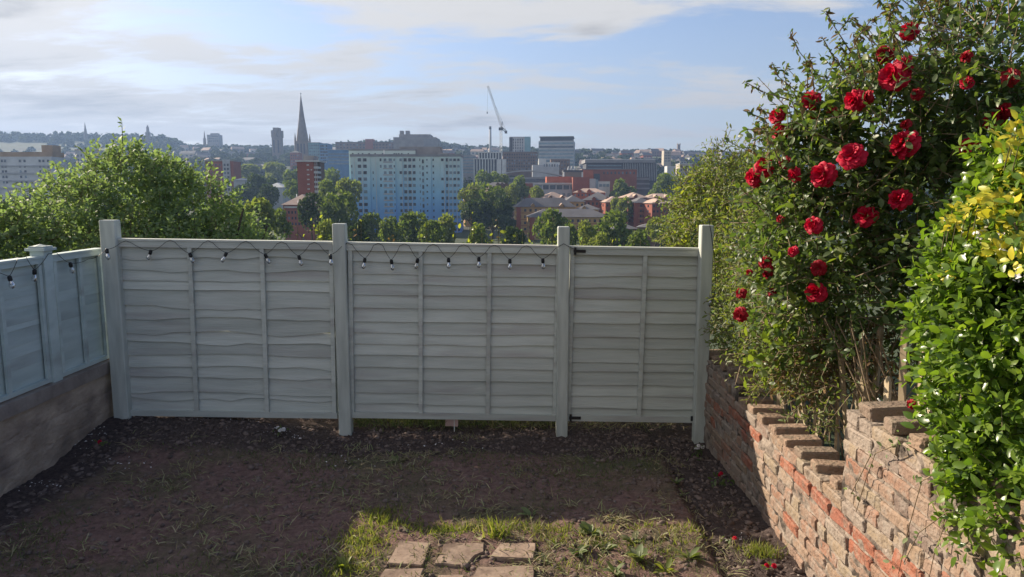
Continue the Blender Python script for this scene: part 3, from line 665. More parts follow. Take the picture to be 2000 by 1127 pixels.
LEAF_CARD = (np.array([(-0.5, 0, 0), (0.5, 0.1, 0.06), (0.35, 1, -0.05), (-0.4, 0.85, 0.08)]), np.array([(0, 1, 2), (0, 2, 3)]))
def frames(D, N):
    Y = unit(D); X = unit(np.cross(Y, N)); Z = np.cross(X, Y); return X, Y, Z
def leaves_mesh(name, pos, D, N, size, tmpl, mats, rnd=None, smooth=True, midx=None):
    T, Fc = tmpl; X, Y, Z = frames(D, N); n = len(pos); k = len(T)
    V = pos[:, None, :] + size[:, None, None] * (X[:, None, :] * T[None, :, 0:1] + Y[:, None, :] * T[None, :, 1:2] + Z[:, None, :] * T[None, :, 2:3])
    FF = (Fc[None] + (np.arange(n) * k)[:, None, None]).reshape(-1, 3)
    r = RNG.random(n) if rnd is None else rnd
    return np_mesh(name, V.reshape(-1, 3), FF, mats, np.repeat(r, len(Fc)), smooth, None if midx is None else np.repeat(midx, len(Fc)))
def leaf_proto(tmpl, mat):
    me = np_mesh('leaf', tmpl[0], tmpl[1], mat, None, True); return me
def mat4(p, x, y, z, s):
    return Matrix(((x[0] * s, y[0] * s, z[0] * s, p[0]), (x[1] * s, y[1] * s, z[1] * s, p[1]), (x[2] * s, y[2] * s, z[2] * s, p[2]), (0, 0, 0, 1)))

class Lumps:
    """union of ellipsoids that a bush fills: (px, py, Y, rx px, ry px, depth radius m)"""
    def __init__(s, spec):
        s.c = np.array([tuple(at(a, b, Y)) for a, b, Y, *_ in spec]); s.r = np.array([(rx * mpp(Y), rd, ry * mpp(Y)) for a, b, Y, rx, ry, rd in spec])
    def inside(s, P, shrink=1.0):
        q = (P[:, None, :] - s.c[None]) / (s.r[None] * shrink); return (q ** 2).sum(-1).min(1) < 1
    def sample(s, n, lo=0.8, hi=1.04):
        a = (s.r[:, 0] * s.r[:, 2] + s.r[:, 1] * s.r[:, 2]) ; i = RNG.choice(len(a), n, p=a / a.sum())
        d = unit(RNG.normal(size=(n, 3))); rr = RNG.uniform(lo, hi, n)[:, None]
        P = s.c[i] + s.r[i] * d * rr; nr = unit(d / s.r[i])
        keep = ~s.inside(P, lo * 0.86); return P[keep], nr[keep]
    def hit(s, px, py):
        d = np.array(ray(px, py)); o = np.array((0, 0, CAMZ)); best = None
        for c, r in zip(s.c, s.r):
            A = ((d / r) ** 2).sum(); B = 2 * ((d / r) * ((o - c) / r)).sum(); C = (((o - c) / r) ** 2).sum() - 1; q = B * B - 4 * A * C
            if q > 0:
                t = (-B - math.sqrt(q)) / (2 * A)
                if t > 0 and (best is None or t < best): best = t
        return None if best is None else Vector(o + d * best)
def twigs(P, Nn, per, tl, leaf, up=0.35, spread=0.55, jit=0.25, droop=0.0, flat=0.5):
    """leaves along short twigs: returns pos, dir, normal, size, twig segments"""
    n = len(P); td = unit(Nn * 0.9 + RNG.normal(size=(n, 3)) * spread + np.array([0, 0, up - droop]))
    side = unit(np.cross(td, RNG.normal(size=(n, 3)))); oth = np.cross(td, side)
    t = (np.arange(per) + 0.6) / per
    L = tl * RNG.uniform(0.6, 1.3, n)
    pos = P[:, None] + td[:, None] * (t[None, :, None] * L[:, None, None])
    ang = np.arange(per) * 2.4 + RNG.uniform(0, 6.28, n)[:, None]
    rad = side[:, None] * np.cos(ang)[..., None] + oth[:, None] * np.sin(ang)[..., None]
    D = unit(rad * 0.8 + td[:, None] * (0.35 + 0.5 * t[None, :, None]) + RNG.normal(size=(n, per, 3)) * jit)
    nr = unit(td[:, None] * 0.6 + np.array([0, 0, flat]) + SUNV * 0.3 + RNG.normal(size=(n, per, 3)) * 0.45)
    sz = leaf * RNG.uniform(0.6, 1.25, (n, per))
    return pos.reshape(-1, 3), D.reshape(-1, 3), nr.reshape(-1, 3), sz.ravel(), (P, P + td * L[:, None])
SUNV = np.array(SUN)
def stems_mesh(name, A, B, r, mat, parent):
    n = len(A); d = unit(B - A); x = unit(np.cross(d, np.array([0.3, 0.2, 1.0]))); y = np.cross(d, x); V = []
    for k in range(3):
        a = 2 * math.pi * k / 3; o = (x * math.cos(a) + y * math.sin(a))
        V += [A + o * r, B + o * r * 0.5]
    V = np.stack(V, 1).reshape(-1, 3); base = (np.arange(n) * 6)[:, None, None]
    Fc = np.array([(0, 2, 3, 1), (2, 4, 5, 3), (4, 0, 1, 5)])[None] + base
    return link(name, np_mesh(name, V, Fc.reshape(-1, 4), mat), parent)
def big_leaves(root, pos, D, Nn, size, tmpl, mats_pick, nmax, origin):
    """the nmax leaves that show largest become leaf parts of their own; returns mask of those used"""
    px, py, d = project(pos); infr = (px > -20) & (px < 2020) & (py > -20) & (py < 1147)
    score = np.where(infr, size / d, 0); idx = np.argsort(-score + 0.0)[:nmax]; X, Y, Z = frames(D, Nn)
    protos = {k: leaf_proto(tmpl, m) for k, m in mats_pick.items()}
    return idx, X, Y, Z, protos
def split_leaves(root, pos, D, Nn, size, tmpl, mat, nmax, bulk_name='foliage', rnd=None):
    """front-most, largest leaves one by one; the rest one mass"""
    px, py, d = project(pos)
    infr = (px > -15) & (px < 2015) & (py > -15) & (py < 1142)
    # only leaves that nothing nearer covers: nearest per 14-pixel cell
    cell = (px // 14).astype(int) * 4096 + (py // 14).astype(int)
    order = np.argsort(d); front = np.zeros(len(d), bool); seen = set()
    for i in order:
        if not infr[i]: continue
        c = cell[i]
        if c not in seen: seen.add(c); front[i] = True
    score = np.where(front, size / d, 0); idx = np.argsort(-score)[:nmax]; idx = idx[score[idx] > 0]
    use = np.zeros(len(d), bool); use[idx] = True
    proto = leaf_proto(tmpl, mat); X, Y, Z = frames(D, Nn); loc = np.array(root.location)
    for i in idx:
        o = bpy.data.objects.new('leaf', proto); COL.objects.link(o); o.parent = root
        o.matrix_local = mat4(pos[i] - loc, X[i], Y[i], Z[i], size[i])
    k = ~use
    me = leaves_mesh(bulk_name, pos[k] - loc, D[k], Nn[k], size[k], tmpl, mat, None if rnd is None else rnd[k])
    tag(link(bulk_name, me, root), kind='stuff')

# ------------------------------------------------------------------ the city: trees
def crown_mesh(name, seed, mat, n=2600, shape='round', card=0.085):
    """unit crown: height 1, about 1 wide, standing on z = 0.12"""
    rs = np.random.default_rng(seed); nl = 15; L = []
    for i in range(nl):
        if shape == 'tall': c = (rs.normal(0, 0.09), rs.normal(0, 0.09), rs.uniform(0.2, 0.85)); r = 0.20 - 0.10 * abs(c[2] - 0.45)
        else:
            a = rs.uniform(0, 6.28); q = rs.uniform(0.0, 0.36); z = rs.uniform(0.28, 0.86); q *= 1.15 - 0.9 * max(0, z - 0.55) * 2
            c = (q * math.cos(a), q * math.sin(a), z); r = rs.uniform(0.13, 0.23)
        L.append((c, r))
    C = np.array([l[0] for l in L]); Rr = np.array([l[1] for l in L])
    i = rs.choice(nl, n, p=Rr ** 2 / (Rr ** 2).sum()); d = unit(rs.normal(size=(n, 3))); d[:, 2] = np.where(rs.random(n) < 0.25, d[:, 2], np.abs(d[:, 2]) - 0.25); d = unit(d)
    P = C[i] + d * (Rr[i] * rs.uniform(0.82, 1.10, n))[:, None]
    inn = (((P[:, None] - C[None]) ** 2).sum(-1) < (Rr[None] * 0.78) ** 2).any(1); P, d = P[~inn], d[~inn]
    D = unit(d * 0.5 + rs.normal(size=P.shape) * 0.8 + np.array([0, 0, 0.1])); Nn = unit(d + np.array([0, 0, 0.5]) + rs.normal(size=P.shape) * 0.5)
    return leaves_mesh(name, P, D, Nn, card * rs.uniform(0.6, 1.3, len(P)), LEAF_CARD, mat, rs.random(len(P)), smooth=False)
CROWN = {}
for key, mt in (('A', 'treeA'), ('B', 'treeB'), ('C', 'treeC')):
    CROWN[key] = [crown_mesh('crown', 40 + s + 10 * ord(key), M[mt], 3000, 'round', 0.062) for s in range(3)]
CROWN['T'] = [crown_mesh('crown', 77, M['treeC'], 2600, 'tall', 0.06)]
tm = MB(); tm.tube([(0, 0, 0), (0.01, 0, 0.2), (0.0, 0.01, 0.55)], [0.035, 0.026, 0.010], 7)
for a in (0.4, 2.3, 4.4): tm.tube([(0.005, 0, 0.22), (0.12 * math.cos(a), 0.12 * math.sin(a), 0.40), (0.25 * math.cos(a), 0.25 * math.sin(a), 0.55)], [0.017, 0.011, 0.005], 5)
TRUNK = tm.mesh('trunk', M['bark'])
BUILT = []          # (px0, px1, ytop, Y) of city buildings, keeps random trees from hiding them
def city_tree(px, ptop, wpx, Y, kind, label, hpx=None, group='trees in the valley below the fence'):
    T = at(px, ptop, Y); zg = terrain_z(T.x, Y) - 0.3; h = max(T.z - zg, 5.0); w = wpx * mpp(Y) * 1.05
    r = thing('tree', label, 'tree', (T.x, Y, zg), random.uniform(0, 6.28), group)
    hc = min(h * 0.96, (hpx or wpx * 1.15) * mpp(Y) * 1.1 + 1.0) if hpx != 0 else h
    c = link('crown', random.choice(CROWN[kind]), r, (0, 0, h - hc), None, (w, w, hc))
    link('trunk', TRUNK, r, None, None, (h * 0.9, h * 0.9, (h - hc) + hc * 0.62))
    return r
TREES = [
 (505, 392, 105, 120, 'B', 'pale green round tree beside the big shrub, left of the red brick building'),
 (548, 408, 50, 135, 'A', 'small mid green tree against the low red brick wall'),
 (663, 378, 92, 190, 'A', 'broad green tree in front of the blue tower block\'s left corner'),
 (606, 372, 60, 175, 'T', 'dark narrow evergreen in front of the red brick tower'),
 (634, 352, 58, 255, 'A', 'green tree right of the red brick tower with sunlit top'),
 (675, 352, 56, 285, 'B', 'green tree touching the left edge of the blue tower block'),
 (650, 330, 62, 420, 'A', 'hazy tree behind the red brick tower\'s balconies'),
 (502, 345, 62, 400, 'C', 'dark tree among the pale sheds left of the red brick tower'),
 (476, 362, 52, 370, 'C', 'dark tree at the foot of the distant red tower'),
 (530, 352, 52, 410, 'C', 'dark tree in front of the white shed roof'),
 (522, 362, 42, 330, 'C', 'dark spreading tree above the pale green round tree'),
 (573, 332, 44, 460, 'A', 'sunlit tree just left of the red brick tower top'),
 (574, 352, 36, 350, 'A', 'small tree at the left foot of the red brick tower'),
 (488, 322, 70, 600, 'B', 'yellowish far tree below the square tower'),
 (530, 318, 62, 620, 'B', 'far yellowish tree left of the church'),
 (450, 328, 60, 610, 'B', 'far tree right of the distant red tower'),
 (924, 358, 50, 290, 'B', 'sunlit yellowish tree at the right edge of the blue tower block'),
 (962, 364, 68, 275, 'A', 'big green tree between the tower block and the yellow flats'),
 (938, 390, 62, 265, 'C', 'large dark tree at the right foot of the blue tower block'),
 (985, 385, 56, 262, 'C', 'dark tree beside the yellow brick gable'),
 (952, 336, 62, 430, 'A', 'hazy tree above the pale estate roofs'),
 (1012, 345, 44, 400, 'A', 'tree left of the red and white school building'),
 (985, 342, 40, 440, 'B', 'pale far tree left of the curved grey roof'),
 (1002, 358, 32, 360, 'B', 'slim pale tree before the red corner of the school building'),
 (1048, 365, 30, 350, 'B', 'thin tree in front of the school windows'),
 (1078, 411, 66, 175, 'A', 'bright round tree before the yellow gable, left of the hinge post'),
 (1205, 412, 88, 165, 'A', 'wide bushy tree beyond the gate'),
 (1143, 430, 48, 140, 'B', 'small pale tree right of the hinge post'),
 (1211, 350, 50, 410, 'A', 'round green tree in front of the dark louvred building'),
 (1298, 342, 62, 430, 'A', 'broad green tree right of the louvred building'),
 (1330, 344, 52, 440, 'A', 'green tree behind the creeper, right of the louvred building'),
 (1222, 388, 42, 315, 'B', 'olive tree between the hipped roof blocks'),
 (1201, 388, 34, 318, 'B', 'greyish olive tree left of the red flats'),
 (1278, 428, 38, 200, 'B', 'small tree by the parked roofs beyond the gate'),
 (722, 418, 54, 185, 'A', 'dark green tree at the foot of the blue tower block, left side'),
 (803, 417, 82, 170, 'A', 'rounded sunlit tree in front of the blue tower block'),
 (872, 418, 64, 165, 'B', 'rounded pale tree in front of the tower block\'s right half'),
 (762, 426, 48, 160, 'A', 'small tree between the two rounded trees under the tower block'),
 (845, 432, 46, 150, 'A', 'low tree between the rounded trees under the tower block'),
 (1112, 440, 44, 150, 'A', 'low green tree just right of the hinge post'),
 (640, 428, 40, 110, 'B', 'light tree behind the second post'),
 (700, 432, 40, 120, 'C', 'dark low tree right of the second post'),
 (430, 335, 40, 560, 'A', 'far tree behind the distant red tower'),
 (1175, 455, 50, 120, 'B', 'low pale tree over the gate'), (1250, 452, 56, 125, 'A', 'low green tree over the gate\'s right end'),
 (930, 440, 60, 140, 'A', 'low green tree over the middle panel\'s right half'), (1000, 445, 50, 130, 'C', 'dark low tree left of the hinge post'),
]
for t in TREES: city_tree(t[0], t[1], t[2], t[3], t[4], t[5])

# ------------------------------------------------------------------ the city: buildings
def hip_roof(m, x0, x1, y0, y1, z0, h, ov=0.5, inset=None):
    x0 -= ov; x1 += ov; y0 -= ov; y1 += ov; w, d = x1 - x0, y1 - y0
    if w >= d: i = d / 2 if inset is None else inset; a, b = (x0 + i, (y0 + y1) / 2, z0 + h), (x1 - i, (y0 + y1) / 2, z0 + h)
    else: i = w / 2 if inset is None else inset; a, b = ((x0 + x1) / 2, y0 + i, z0 + h), ((x0 + x1) / 2, y1 - i, z0 + h)
    v = [(x0, y0, z0), (x1, y0, z0), (x1, y1, z0), (x0, y1, z0), a, b]
    f = [(0, 1, 5, 4), (1, 2, 5), (2, 3, 4, 5), (3, 0, 4)] if w >= d else [(0, 1, 4), (1, 2, 5, 4), (2, 3, 5), (3, 0, 4, 5)]
    m.add(v, f + [(0, 3, 2, 1)])
class Bld:
    def __init__(s, name, label, cat, px0, px1, ytop, Y, depth, mat, yaw=0.0, group=None, base=None, walls=True, pymid=None):
        s.Y = Y; A, B = at(px0, ytop, Y), at(px1, ytop, Y); s.w = B.x - A.x; s.zt = A.z
        xc = (A.x + B.x) / 2; zg = terrain_z(xc, Y) - 2.0 if base is None else base
        s.zg = min(zg, s.zt - 3); s.h = s.zt - s.zg; s.d = depth; s.m = mpp(Y); s.px0 = px0; s.ytop = ytop
        s.root = thing(name, label, cat, (xc, Y, s.zg), R(yaw), group); BUILT.append((px0, px1, ytop, Y))
        s.wc = {}
        if walls:
            m = MB(); m.box(-s.w / 2, s.w / 2, 0, depth, 0, s.h); m.build('wall', M[mat], s.root)
    def part(s, name, mat, boxes):
        m = MB()
        for b in boxes: m.box(*b)
        return m.build(name, M[mat], s.root)
    def X(s, px): return (px - s.px0) * s.m - s.w / 2           # photo column -> local x
    def Z(s, py): return s.h - (py - s.ytop) * s.m * 1.0        # photo row -> local z
    def windows(s, xs, zs, w, h, mat='glass', y=0.0, name='window', side=None, prob=1.0):
        key = (round(w, 2), round(h, 2), mat, side)
        if key not in s.wc:
            m = MB()
            if side is None: m.box(-w / 2, w / 2, -0.09, 0.02, -h / 2, h / 2)
            else: m.box(-0.09 if side < 0 else -0.02, 0.02 if side < 0 else 0.09, -w / 2, w / 2, -h / 2, h / 2)
            s.wc[key] = m.mesh(name, M[mat])
        for z in zs:
            if z - h / 2 < 0.3: continue
            for x in xs:
                if random.random() > prob: continue
                loc = (x, y, z) if side is None else (side * s.w / 2, x, z)
                if mat == 'glass' and side is None and random.random() < .22:
                    k2 = (round(w, 2), round(h, 2), 'curtain')
                    if k2 not in s.wc: s.wc[k2] = s.wc[key].copy(); s.wc[k2].materials.clear(); s.wc[k2].materials.append(M['litglass'])
                    link(name, s.wc[k2], s.root, loc); continue
                link(name, s.wc[key], s.root, loc)
    def grid(s, px0, px1, py0, py1, cols, rows, wf=0.55, hf=0.55, mat='glass', y=0.0, name='window', prob=1.0):
        x0, x1, z0, z1 = s.X(px0), s.X(px1), s.Z(py1), s.Z(py0); cw, ch = (x1 - x0) / cols, (z1 - z0) / rows
        s.windows([x0 + cw * (i + 0.5) for i in range(cols)], [z0 + ch * (j + 0.5) for j in range(rows)], cw * wf, ch * hf, mat, y, name, None, prob)
    def flat(s, mat, ov=0.4, t=0.5, name='roof'):
        s.part(name, mat, [(-s.w / 2 - ov, s.w / 2 + ov, -ov, s.d + ov, s.h + 0.002, s.h + t)])
    def hip(s, mat, hpx, ov=0.5, inset=None):
        m = MB(); hip_roof(m, -s.w / 2, s.w / 2, 0, s.d, s.h + 0.002, hpx * s.m, ov, inset); return m.build('roof', M[mat], s.root)

# --- the blue tower block
def tower_block():
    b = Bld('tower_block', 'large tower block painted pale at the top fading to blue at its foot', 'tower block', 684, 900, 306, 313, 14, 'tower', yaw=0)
    w = b.w
    # rear wing, a little taller, shows left of and above the front slab
    b.part('rear_wing', 'tower', [(b.X(672) - 1.0, b.X(800), 14.05, 26, 0, b.Z(291))])
    b.part('parapet', 'cgrey', [(-w / 2 - 0.15, w / 2 + 0.15, -0.15, 14.04, b.h + 0.003, b.h + 1.1)])
    b.part('rear_parapet', 'cgrey', [(b.X(672) - 1.15, b.X(800) + 0.15, 13.9, 26.1, b.Z(291) + 0.003, b.Z(291) + 0.7)])
    b.part('roof_plant', 'cconcrete', [(b.X(768), b.X(850), 15, 24, b.h - 2, b.Z(283)), (b.X(850.5), b.X(868), 3, 12, b.h + 1.11, b.Z(298))])
    b.part('roof_rail', 'metal', [(b.X(862), b.X(898), 0.4, 0.5, b.h + 2.0, b.h + 2.1), (b.X(862), b.X(862) + 0.12, 0.4, 0.5, b.h + 1.1, b.h + 2.0), (b.X(898), b.X(898) + 0.12, 0.4, 0.5, b.h + 1.1, b.h + 2.4)])
    # full-height bays standing a little proud of the wall
    for p0, p1, y in ((696, 722, 0.35), (739, 770, 0.5), (776, 784, 0.3), (826, 838, 0.4), (856, 866, 0.35), (872, 894, 0.45)):
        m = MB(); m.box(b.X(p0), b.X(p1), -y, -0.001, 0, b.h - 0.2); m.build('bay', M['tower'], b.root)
    rows = [b.Z(312 + 12.05 * k) for k in range(13)]
    m_ = b.m
    cols = [(686.5, 1.6, 5.0, 0, 'glass', 0.8), (701.5, 6.2, 6.0, -0.35, 'glass', 1), (712, 6.4, 6.0, -0.35, 'glass', 1), (727, 1.8, 4.6, 0, 'glass', 0.8), (742, 3.2, 5.4, -0.5, 'glass', .7), (750.5, 5.0, 5.2, -0.5, 'litglass', 1), (760.5, 6.0, 5.2, -0.5, 'litglass', 1),
            (768, 2.0, 4.4, -0.5, 'glass', 1), (780, 4.4, 5.2, -0.3, 'glass', .8), (788.6, 5.6, 6.2, 0, 'glass', 1), (797.2, 5.4, 6.0, 0, 'glass', 1), (805.3, 5.0, 5.4, 0, 'glass', .9), (816.6, 1.5, 4.6, 0, 'glass', 1), (822.2, 3.4, 7.2, 0, 'glass', 1),
            (830.2, 2.8, 3.4, -0.4, 'glass', 1), (842, 2.5, 4.0, 0, 'glass', 1), (859.5, 4.6, 5.0, -0.35, 'glass', .8), (867.8, 4.4, 6.2, 0, 'glass', 1), (875.4, 4.8, 4.8, -0.45, 'litglass', 1), (883, 4.8, 4.8, -0.45, 'glass', .8), (890.3, 4.4, 4.8, -0.45, 'glass', 1)]
    for px, ww, hh, y, mt, pr in cols:
        off = -2.9 * m_ if px == 822.2 else 0
        b.windows([b.X(px)], [z + off for z in rows], ww * m_, hh * m_, mt, y, prob=pr)
    zr = b.Z(298)
    for px in (675.5, 687, 695, 708, 720, 735, 758, 762, 767, 773, 786):
        link('window', b.wc[(round(2.5 * m_, 2), round(4.0 * m_, 2), 'glass', None)], b.root, (b.X(px), 14.03, zr))
    for px in (692, 707, 733, 783, 793, 801, 863, 871, 879, 887): b.part('downpipe', 'cwhite', [(b.X(px) - 0.09, b.X(px) + 0.09, -0.62, -0.505, 0.5, b.h - 0.6)])
    for k in range(13):      # pale spandrel panels under the balcony bays
        b.part('balcony_panel', 'cpale', [(b.X(746.5), b.X(765.5), -0.58, -0.505, rows[k] - 5.3 * m_, rows[k] - 3.1 * m_)])
    m = MB(); m.tube([(b.X(744), 6, b.h + 1), (b.X(744), 6, b.h + 3.2)], 0.25, 6); m.build('vent_pipe', M['white' if 'white' in M else 'metal'], b.root)
tower_block()

# --- red brick towers
def red_tower():
    b = Bld('red_brick_tower', 'red brick tower with white balconies and a white roof slab, beside the church spire', 'tower', 580, 612, 316, 270, 10, 'cred')
    b.part('roof', 'cwhite', [(-b.w / 2 - 0.5, b.w / 2 + 2.2, -0.5, 10.5, b.h + 0.002, b.h + 0.55)])
    b.part('plant_room', 'cconcrete', [(b.X(590), b.X(610), 2, 8, b.h + 0.56, b.h + 2.4)])
    zs = [b.Z(322 + 9.1 * k) for k in range(12)]
    b.windows([b.X(600.5)], zs, 0.9, 0.45, 'cwhite', name='window')
    b.windows([b.X(607)], zs[1:2], 0.6, 0.4, 'cwhite')
    for z in zs: b.part('balcony', 'cwhite', [(b.w / 2 + 0.002, b.w / 2 + 1.7, 0.2, 4.0, z - 1.3, z - 0.55)])
    b.part('balcony_wall', 'cbrown', [(b.w / 2 + 0.001, b.w / 2 + 1.5, 4.2, 9.8, 0, b.h)])
    for dx in (0.5, 1.2): b.part('balcony_post', 'cwhite', [(b.w / 2 + dx, b.w / 2 + dx + 0.12, 0.05, 0.17, 0, b.h)])
red_tower()
def far_red_tower():
    b = Bld('red_brick_tower', 'distant red brick tower with a pale glazed stair strip, behind the big shrub', 'tower', 400, 455, 315, 430, 12, 'cred')
    b.part('stair_strip', 'cpale', [(b.X(434), b.X(448), -0.4, -0.002, 0, b.h + 1.0)])
    b.grid(435, 447, 318, 372, 2, 7, 0.6, 0.6, 'glass', -0.4); b.grid(402, 432, 318, 372, 4, 7, 0.35, 0.4, 'glass')
    b.flat('cconcrete', 0.3, 0.7)
far_red_tower()
def white_slab():
    b = Bld('apartment_building', 'long white apartment block with a tan roof storey at the far left', 'building', -40, 100, 306, 380, 12, 'cwhite')
    b.part('roof_storey', 'ctan', [(-b.w / 2, b.X(97), 0.8, 11, b.h + 0.002, b.Z(297))])
    b.part('roof_room', 'ctan', [(b.X(75), b.X(96), 2, 9, b.Z(297) + 0.01, b.Z(284))])
    for k in range(4): b.part('balcony_band', 'cpale', [(-b.w / 2, b.w / 2 + 0.3, -0.5, -0.002, b.Z(324.5 + 14 * k), b.Z(322 + 14 * k))])
    for px in (2, 8, 36, 45, 74, 81, 90): b.windows([b.X(px)], [b.Z(314 + 10 * k) for k in range(5)], 4.0 * b.m, 4.8 * b.m, 'glass', 0)
white_slab()
b = Bld('apartment_building', 'plain pale rooftop block rising behind the big shrub on the left', 'building', 146, 182, 293, 560, 15, 'cpale'); b.flat('ctan'); b.grid(148, 180, 299, 316, 5, 2, .4, .5)

# --- church with the tall spire and the square tower behind it
def church():
    Y = 880; b = Bld('church', 'dark gothic church with a very tall thin spire', 'church', 575, 604, 308, Y, 22, 'cstone', yaw=0)
    m_ = b.m; cx = b.X(588.5)
    b.part('tower', 'cstone', [(cx - 7.5, cx + 7.5, -0.4, 15, 0, b.Z(277))])
    zt = b.Z(277); m = MB(); hs = b.Z(190) - zt
    m.lathe([(7.6, zt + 0.01), (6.9, zt + hs * 0.10), (3.6, zt + hs * 0.5), (0.35, zt + hs * 0.985)], 8, Matrix.Translation((cx, 7, 0))); sp = m.build('spire', M['cstone'], b.root)
    m = MB(); m.tube([(cx, 7, zt + hs * 0.985), (cx, 7, zt + hs * 1.05)], 0.28, 5); m.box(cx - 1.0, cx + 1.0, 6.8, 7.2, zt + hs * 1.025, zt + hs * 1.032); m.build('finial', M['darkmetal'], sp)
    for dx, dy in ((-7, 0.5), (7, 0.5), (-7, 14), (7, 14)):
        m = MB(); m.lathe([(1.2, zt - 16), (1.2, zt + 3), (0.1, zt + 10)], 6, Matrix.Translation((cx + dx, dy, 0))); m.build('pinnacle', M['cstone'], b.root)
    for dx in (-3.4, 0.6, 4.2): b.part('louvre_opening', 'cdark', [(cx + dx - 1.2, cx + dx + 0.8, -0.6, -0.401, zt - 15, zt - 3)])
    m = MB(); hip_roof(m, cx - 9, cx + 10, 15.2, 60, b.Z(300), 7, 0.4); m.build('nave_roof', M['cslate'], b.root); b.part('nave', 'cstone', [(cx - 8.5, cx + 9.5, 15.4, 59, 0, b.Z(300) - 0.01)])
church()
def memorial_tower():
    Y = 1050; b = Bld('memorial_tower', 'square gothic tower with an open lantern top, left of the tall spire', 'tower', 530.5, 547, 268, Y, 13, 'cstone')
    x = b.w / 2
    for dx in (-1, 1):
        for y0 in (0.3, 11): b.part('corner_turret', 'cstone', [(dx * x * 0.86 - 1.6, dx * x * 0.86 + 1.6, y0, y0 + 3, b.h, b.Z(255))])
    b.part('lantern', 'cstone', [(-x * 0.7, x * 0.7, 0.9, 12, b.Z(255) - 2.4, b.Z(250)), (-0.9, 0.9, 1, 12, b.h, b.Z(255) - 2.41)])
    for dx in (-3.2, 3.2): b.part('lancet', 'cdark', [(dx - 1.0, dx + 1.0, -0.3, -0.002, b.h - 22, b.h - 4)])
memorial_tower()
def hill_tower():
    Y = 1380; b = Bld('hill_tower', 'slender stone lookout tower with a pointed cap among the trees on the left hill', 'tower', 283.5, 290.5, 258, Y, 7, 'cstone')
    m = MB(); m.lathe([(3.3, b.h + .01), (2.7, b.h + 4), (2.4, b.h + 9), (0.2, b.Z(244))], 8, Matrix.Translation((0, 3.5, 0))); m.build('cap', M['cstone'], b.root)
    b.part('balcony', 'cstone', [(-4.2, 4.2, -0.7, 7.7, b.h - 2.6, b.h - 1.2)])
hill_tower()
def hill_spire():
    Y = 1400; b = Bld('hill_church', 'tiny church spire on the wooded skyline at the far left', 'church', 162.5, 168.5, 262, Y, 6, 'cstone')
    m = MB(); m.lathe([(3.1, b.h + .01), (0.2, b.Z(240))], 8, Matrix.Translation((0, 3, 0))); m.build('spire', M['cstone'], b.root)
    Y = 1400; b = Bld('hill_chapel', 'very thin dark spire beside the pale block on the skyline', 'church', 396.5, 400.5, 270, Y, 5, 'cstone')
    m = MB(); m.lathe([(2.0, b.h + .01), (0.2, b.Z(256))], 6, Matrix.Translation((0, 2.5, 0))); m.build('spire', M['cstone'], b.root)
    b = Bld('skyline_block', 'pale flat topped block on the skyline left of the square gothic tower', 'building', 404, 427, 263, 1400, 18, 'cconcrete'); b.grid(406, 425, 264, 277, 5, 3, .5, .4); b.part('roof_plant', 'cgrey', [(-6, 8, 3, 14, b.h + .01, b.h + 3)])
    b = Bld('skyline_church', 'small square church tower on the right-hand skyline', 'church', 1323.5, 1329, 282, 1420, 6, 'cstone'); b.part('battlement', 'cstone', [(-2.8, -1.4, -.1, 6, b.h + .01, b.h + 1.8), (1.4, 2.8, -.1, 6, b.h + .01, b.h + 1.8)])
hill_spire()
def hospital():
    Y = 820; b = Bld('concrete_block', 'windowless grey concrete block with two roof turrets behind the blue tower block', 'building', 768, 852, 268, Y, 40, 'cconcrete')
    for p0, p1 in ((779, 785.5), (790, 797)): b.part('turret', 'cconcrete', [(b.X(p0), b.X(p1), 6, 14, b.h + .01, b.Z(255))])
    b.part('upper_storey', 'cconcrete', [(b.X(778), b.X(838), 4, 34, b.h + .011, b.Z(262))])
    b.part('side_bay', 'cgrey', [(b.X(826), b.X(853), -1.5, -.002, 0, b.h - 2)])
hospital()
b = Bld('office_building', 'low brown office range on the skyline left of the concrete block', 'building', 655, 770, 278, 960, 25, 'cbrown'); b.grid(656, 768, 280, 296, 18, 3, .5, .4); b.flat('cslate')
b.part('stair_tower', 'cred', [(b.X(712), b.X(727), -1, 12, b.h * 0.3, b.Z(272))])
b = Bld('office_building', 'pale teal glass office right of the tall church spire', 'building', 602, 624, 279, 720, 18, 'cteal'); b.grid(603, 623, 281, 315, 5, 6, .75, .6, 'litglass'); b.flat('cpale')
b = Bld('office_building', 'blue glass office block between the spire and the blue tower block', 'building', 624, 640, 280, 715, 18, 'cblue'); b.grid(625, 639, 282, 316, 4, 6, .8, .6, 'glass')
b = Bld('office_building', 'low blue banded office right behind the blue tower block\'s left corner', 'building', 640, 684, 293, 600, 18, 'cblue'); b.flat('cpale', .2, .4)
for k in range(4): b.part('window_band', 'litglass', [(b.X(641), b.X(683), -.1, .02, b.Z(302 + 6 * k), b.Z(299 + 6 * k))])
b = Bld('old_terrace', 'reddish terrace in front of the church tower', 'building', 566, 584, 298, 840, 12, 'cred'); b.hip('cslate', 4); b.grid(567, 583, 301, 322, 4, 4, .4, .5)

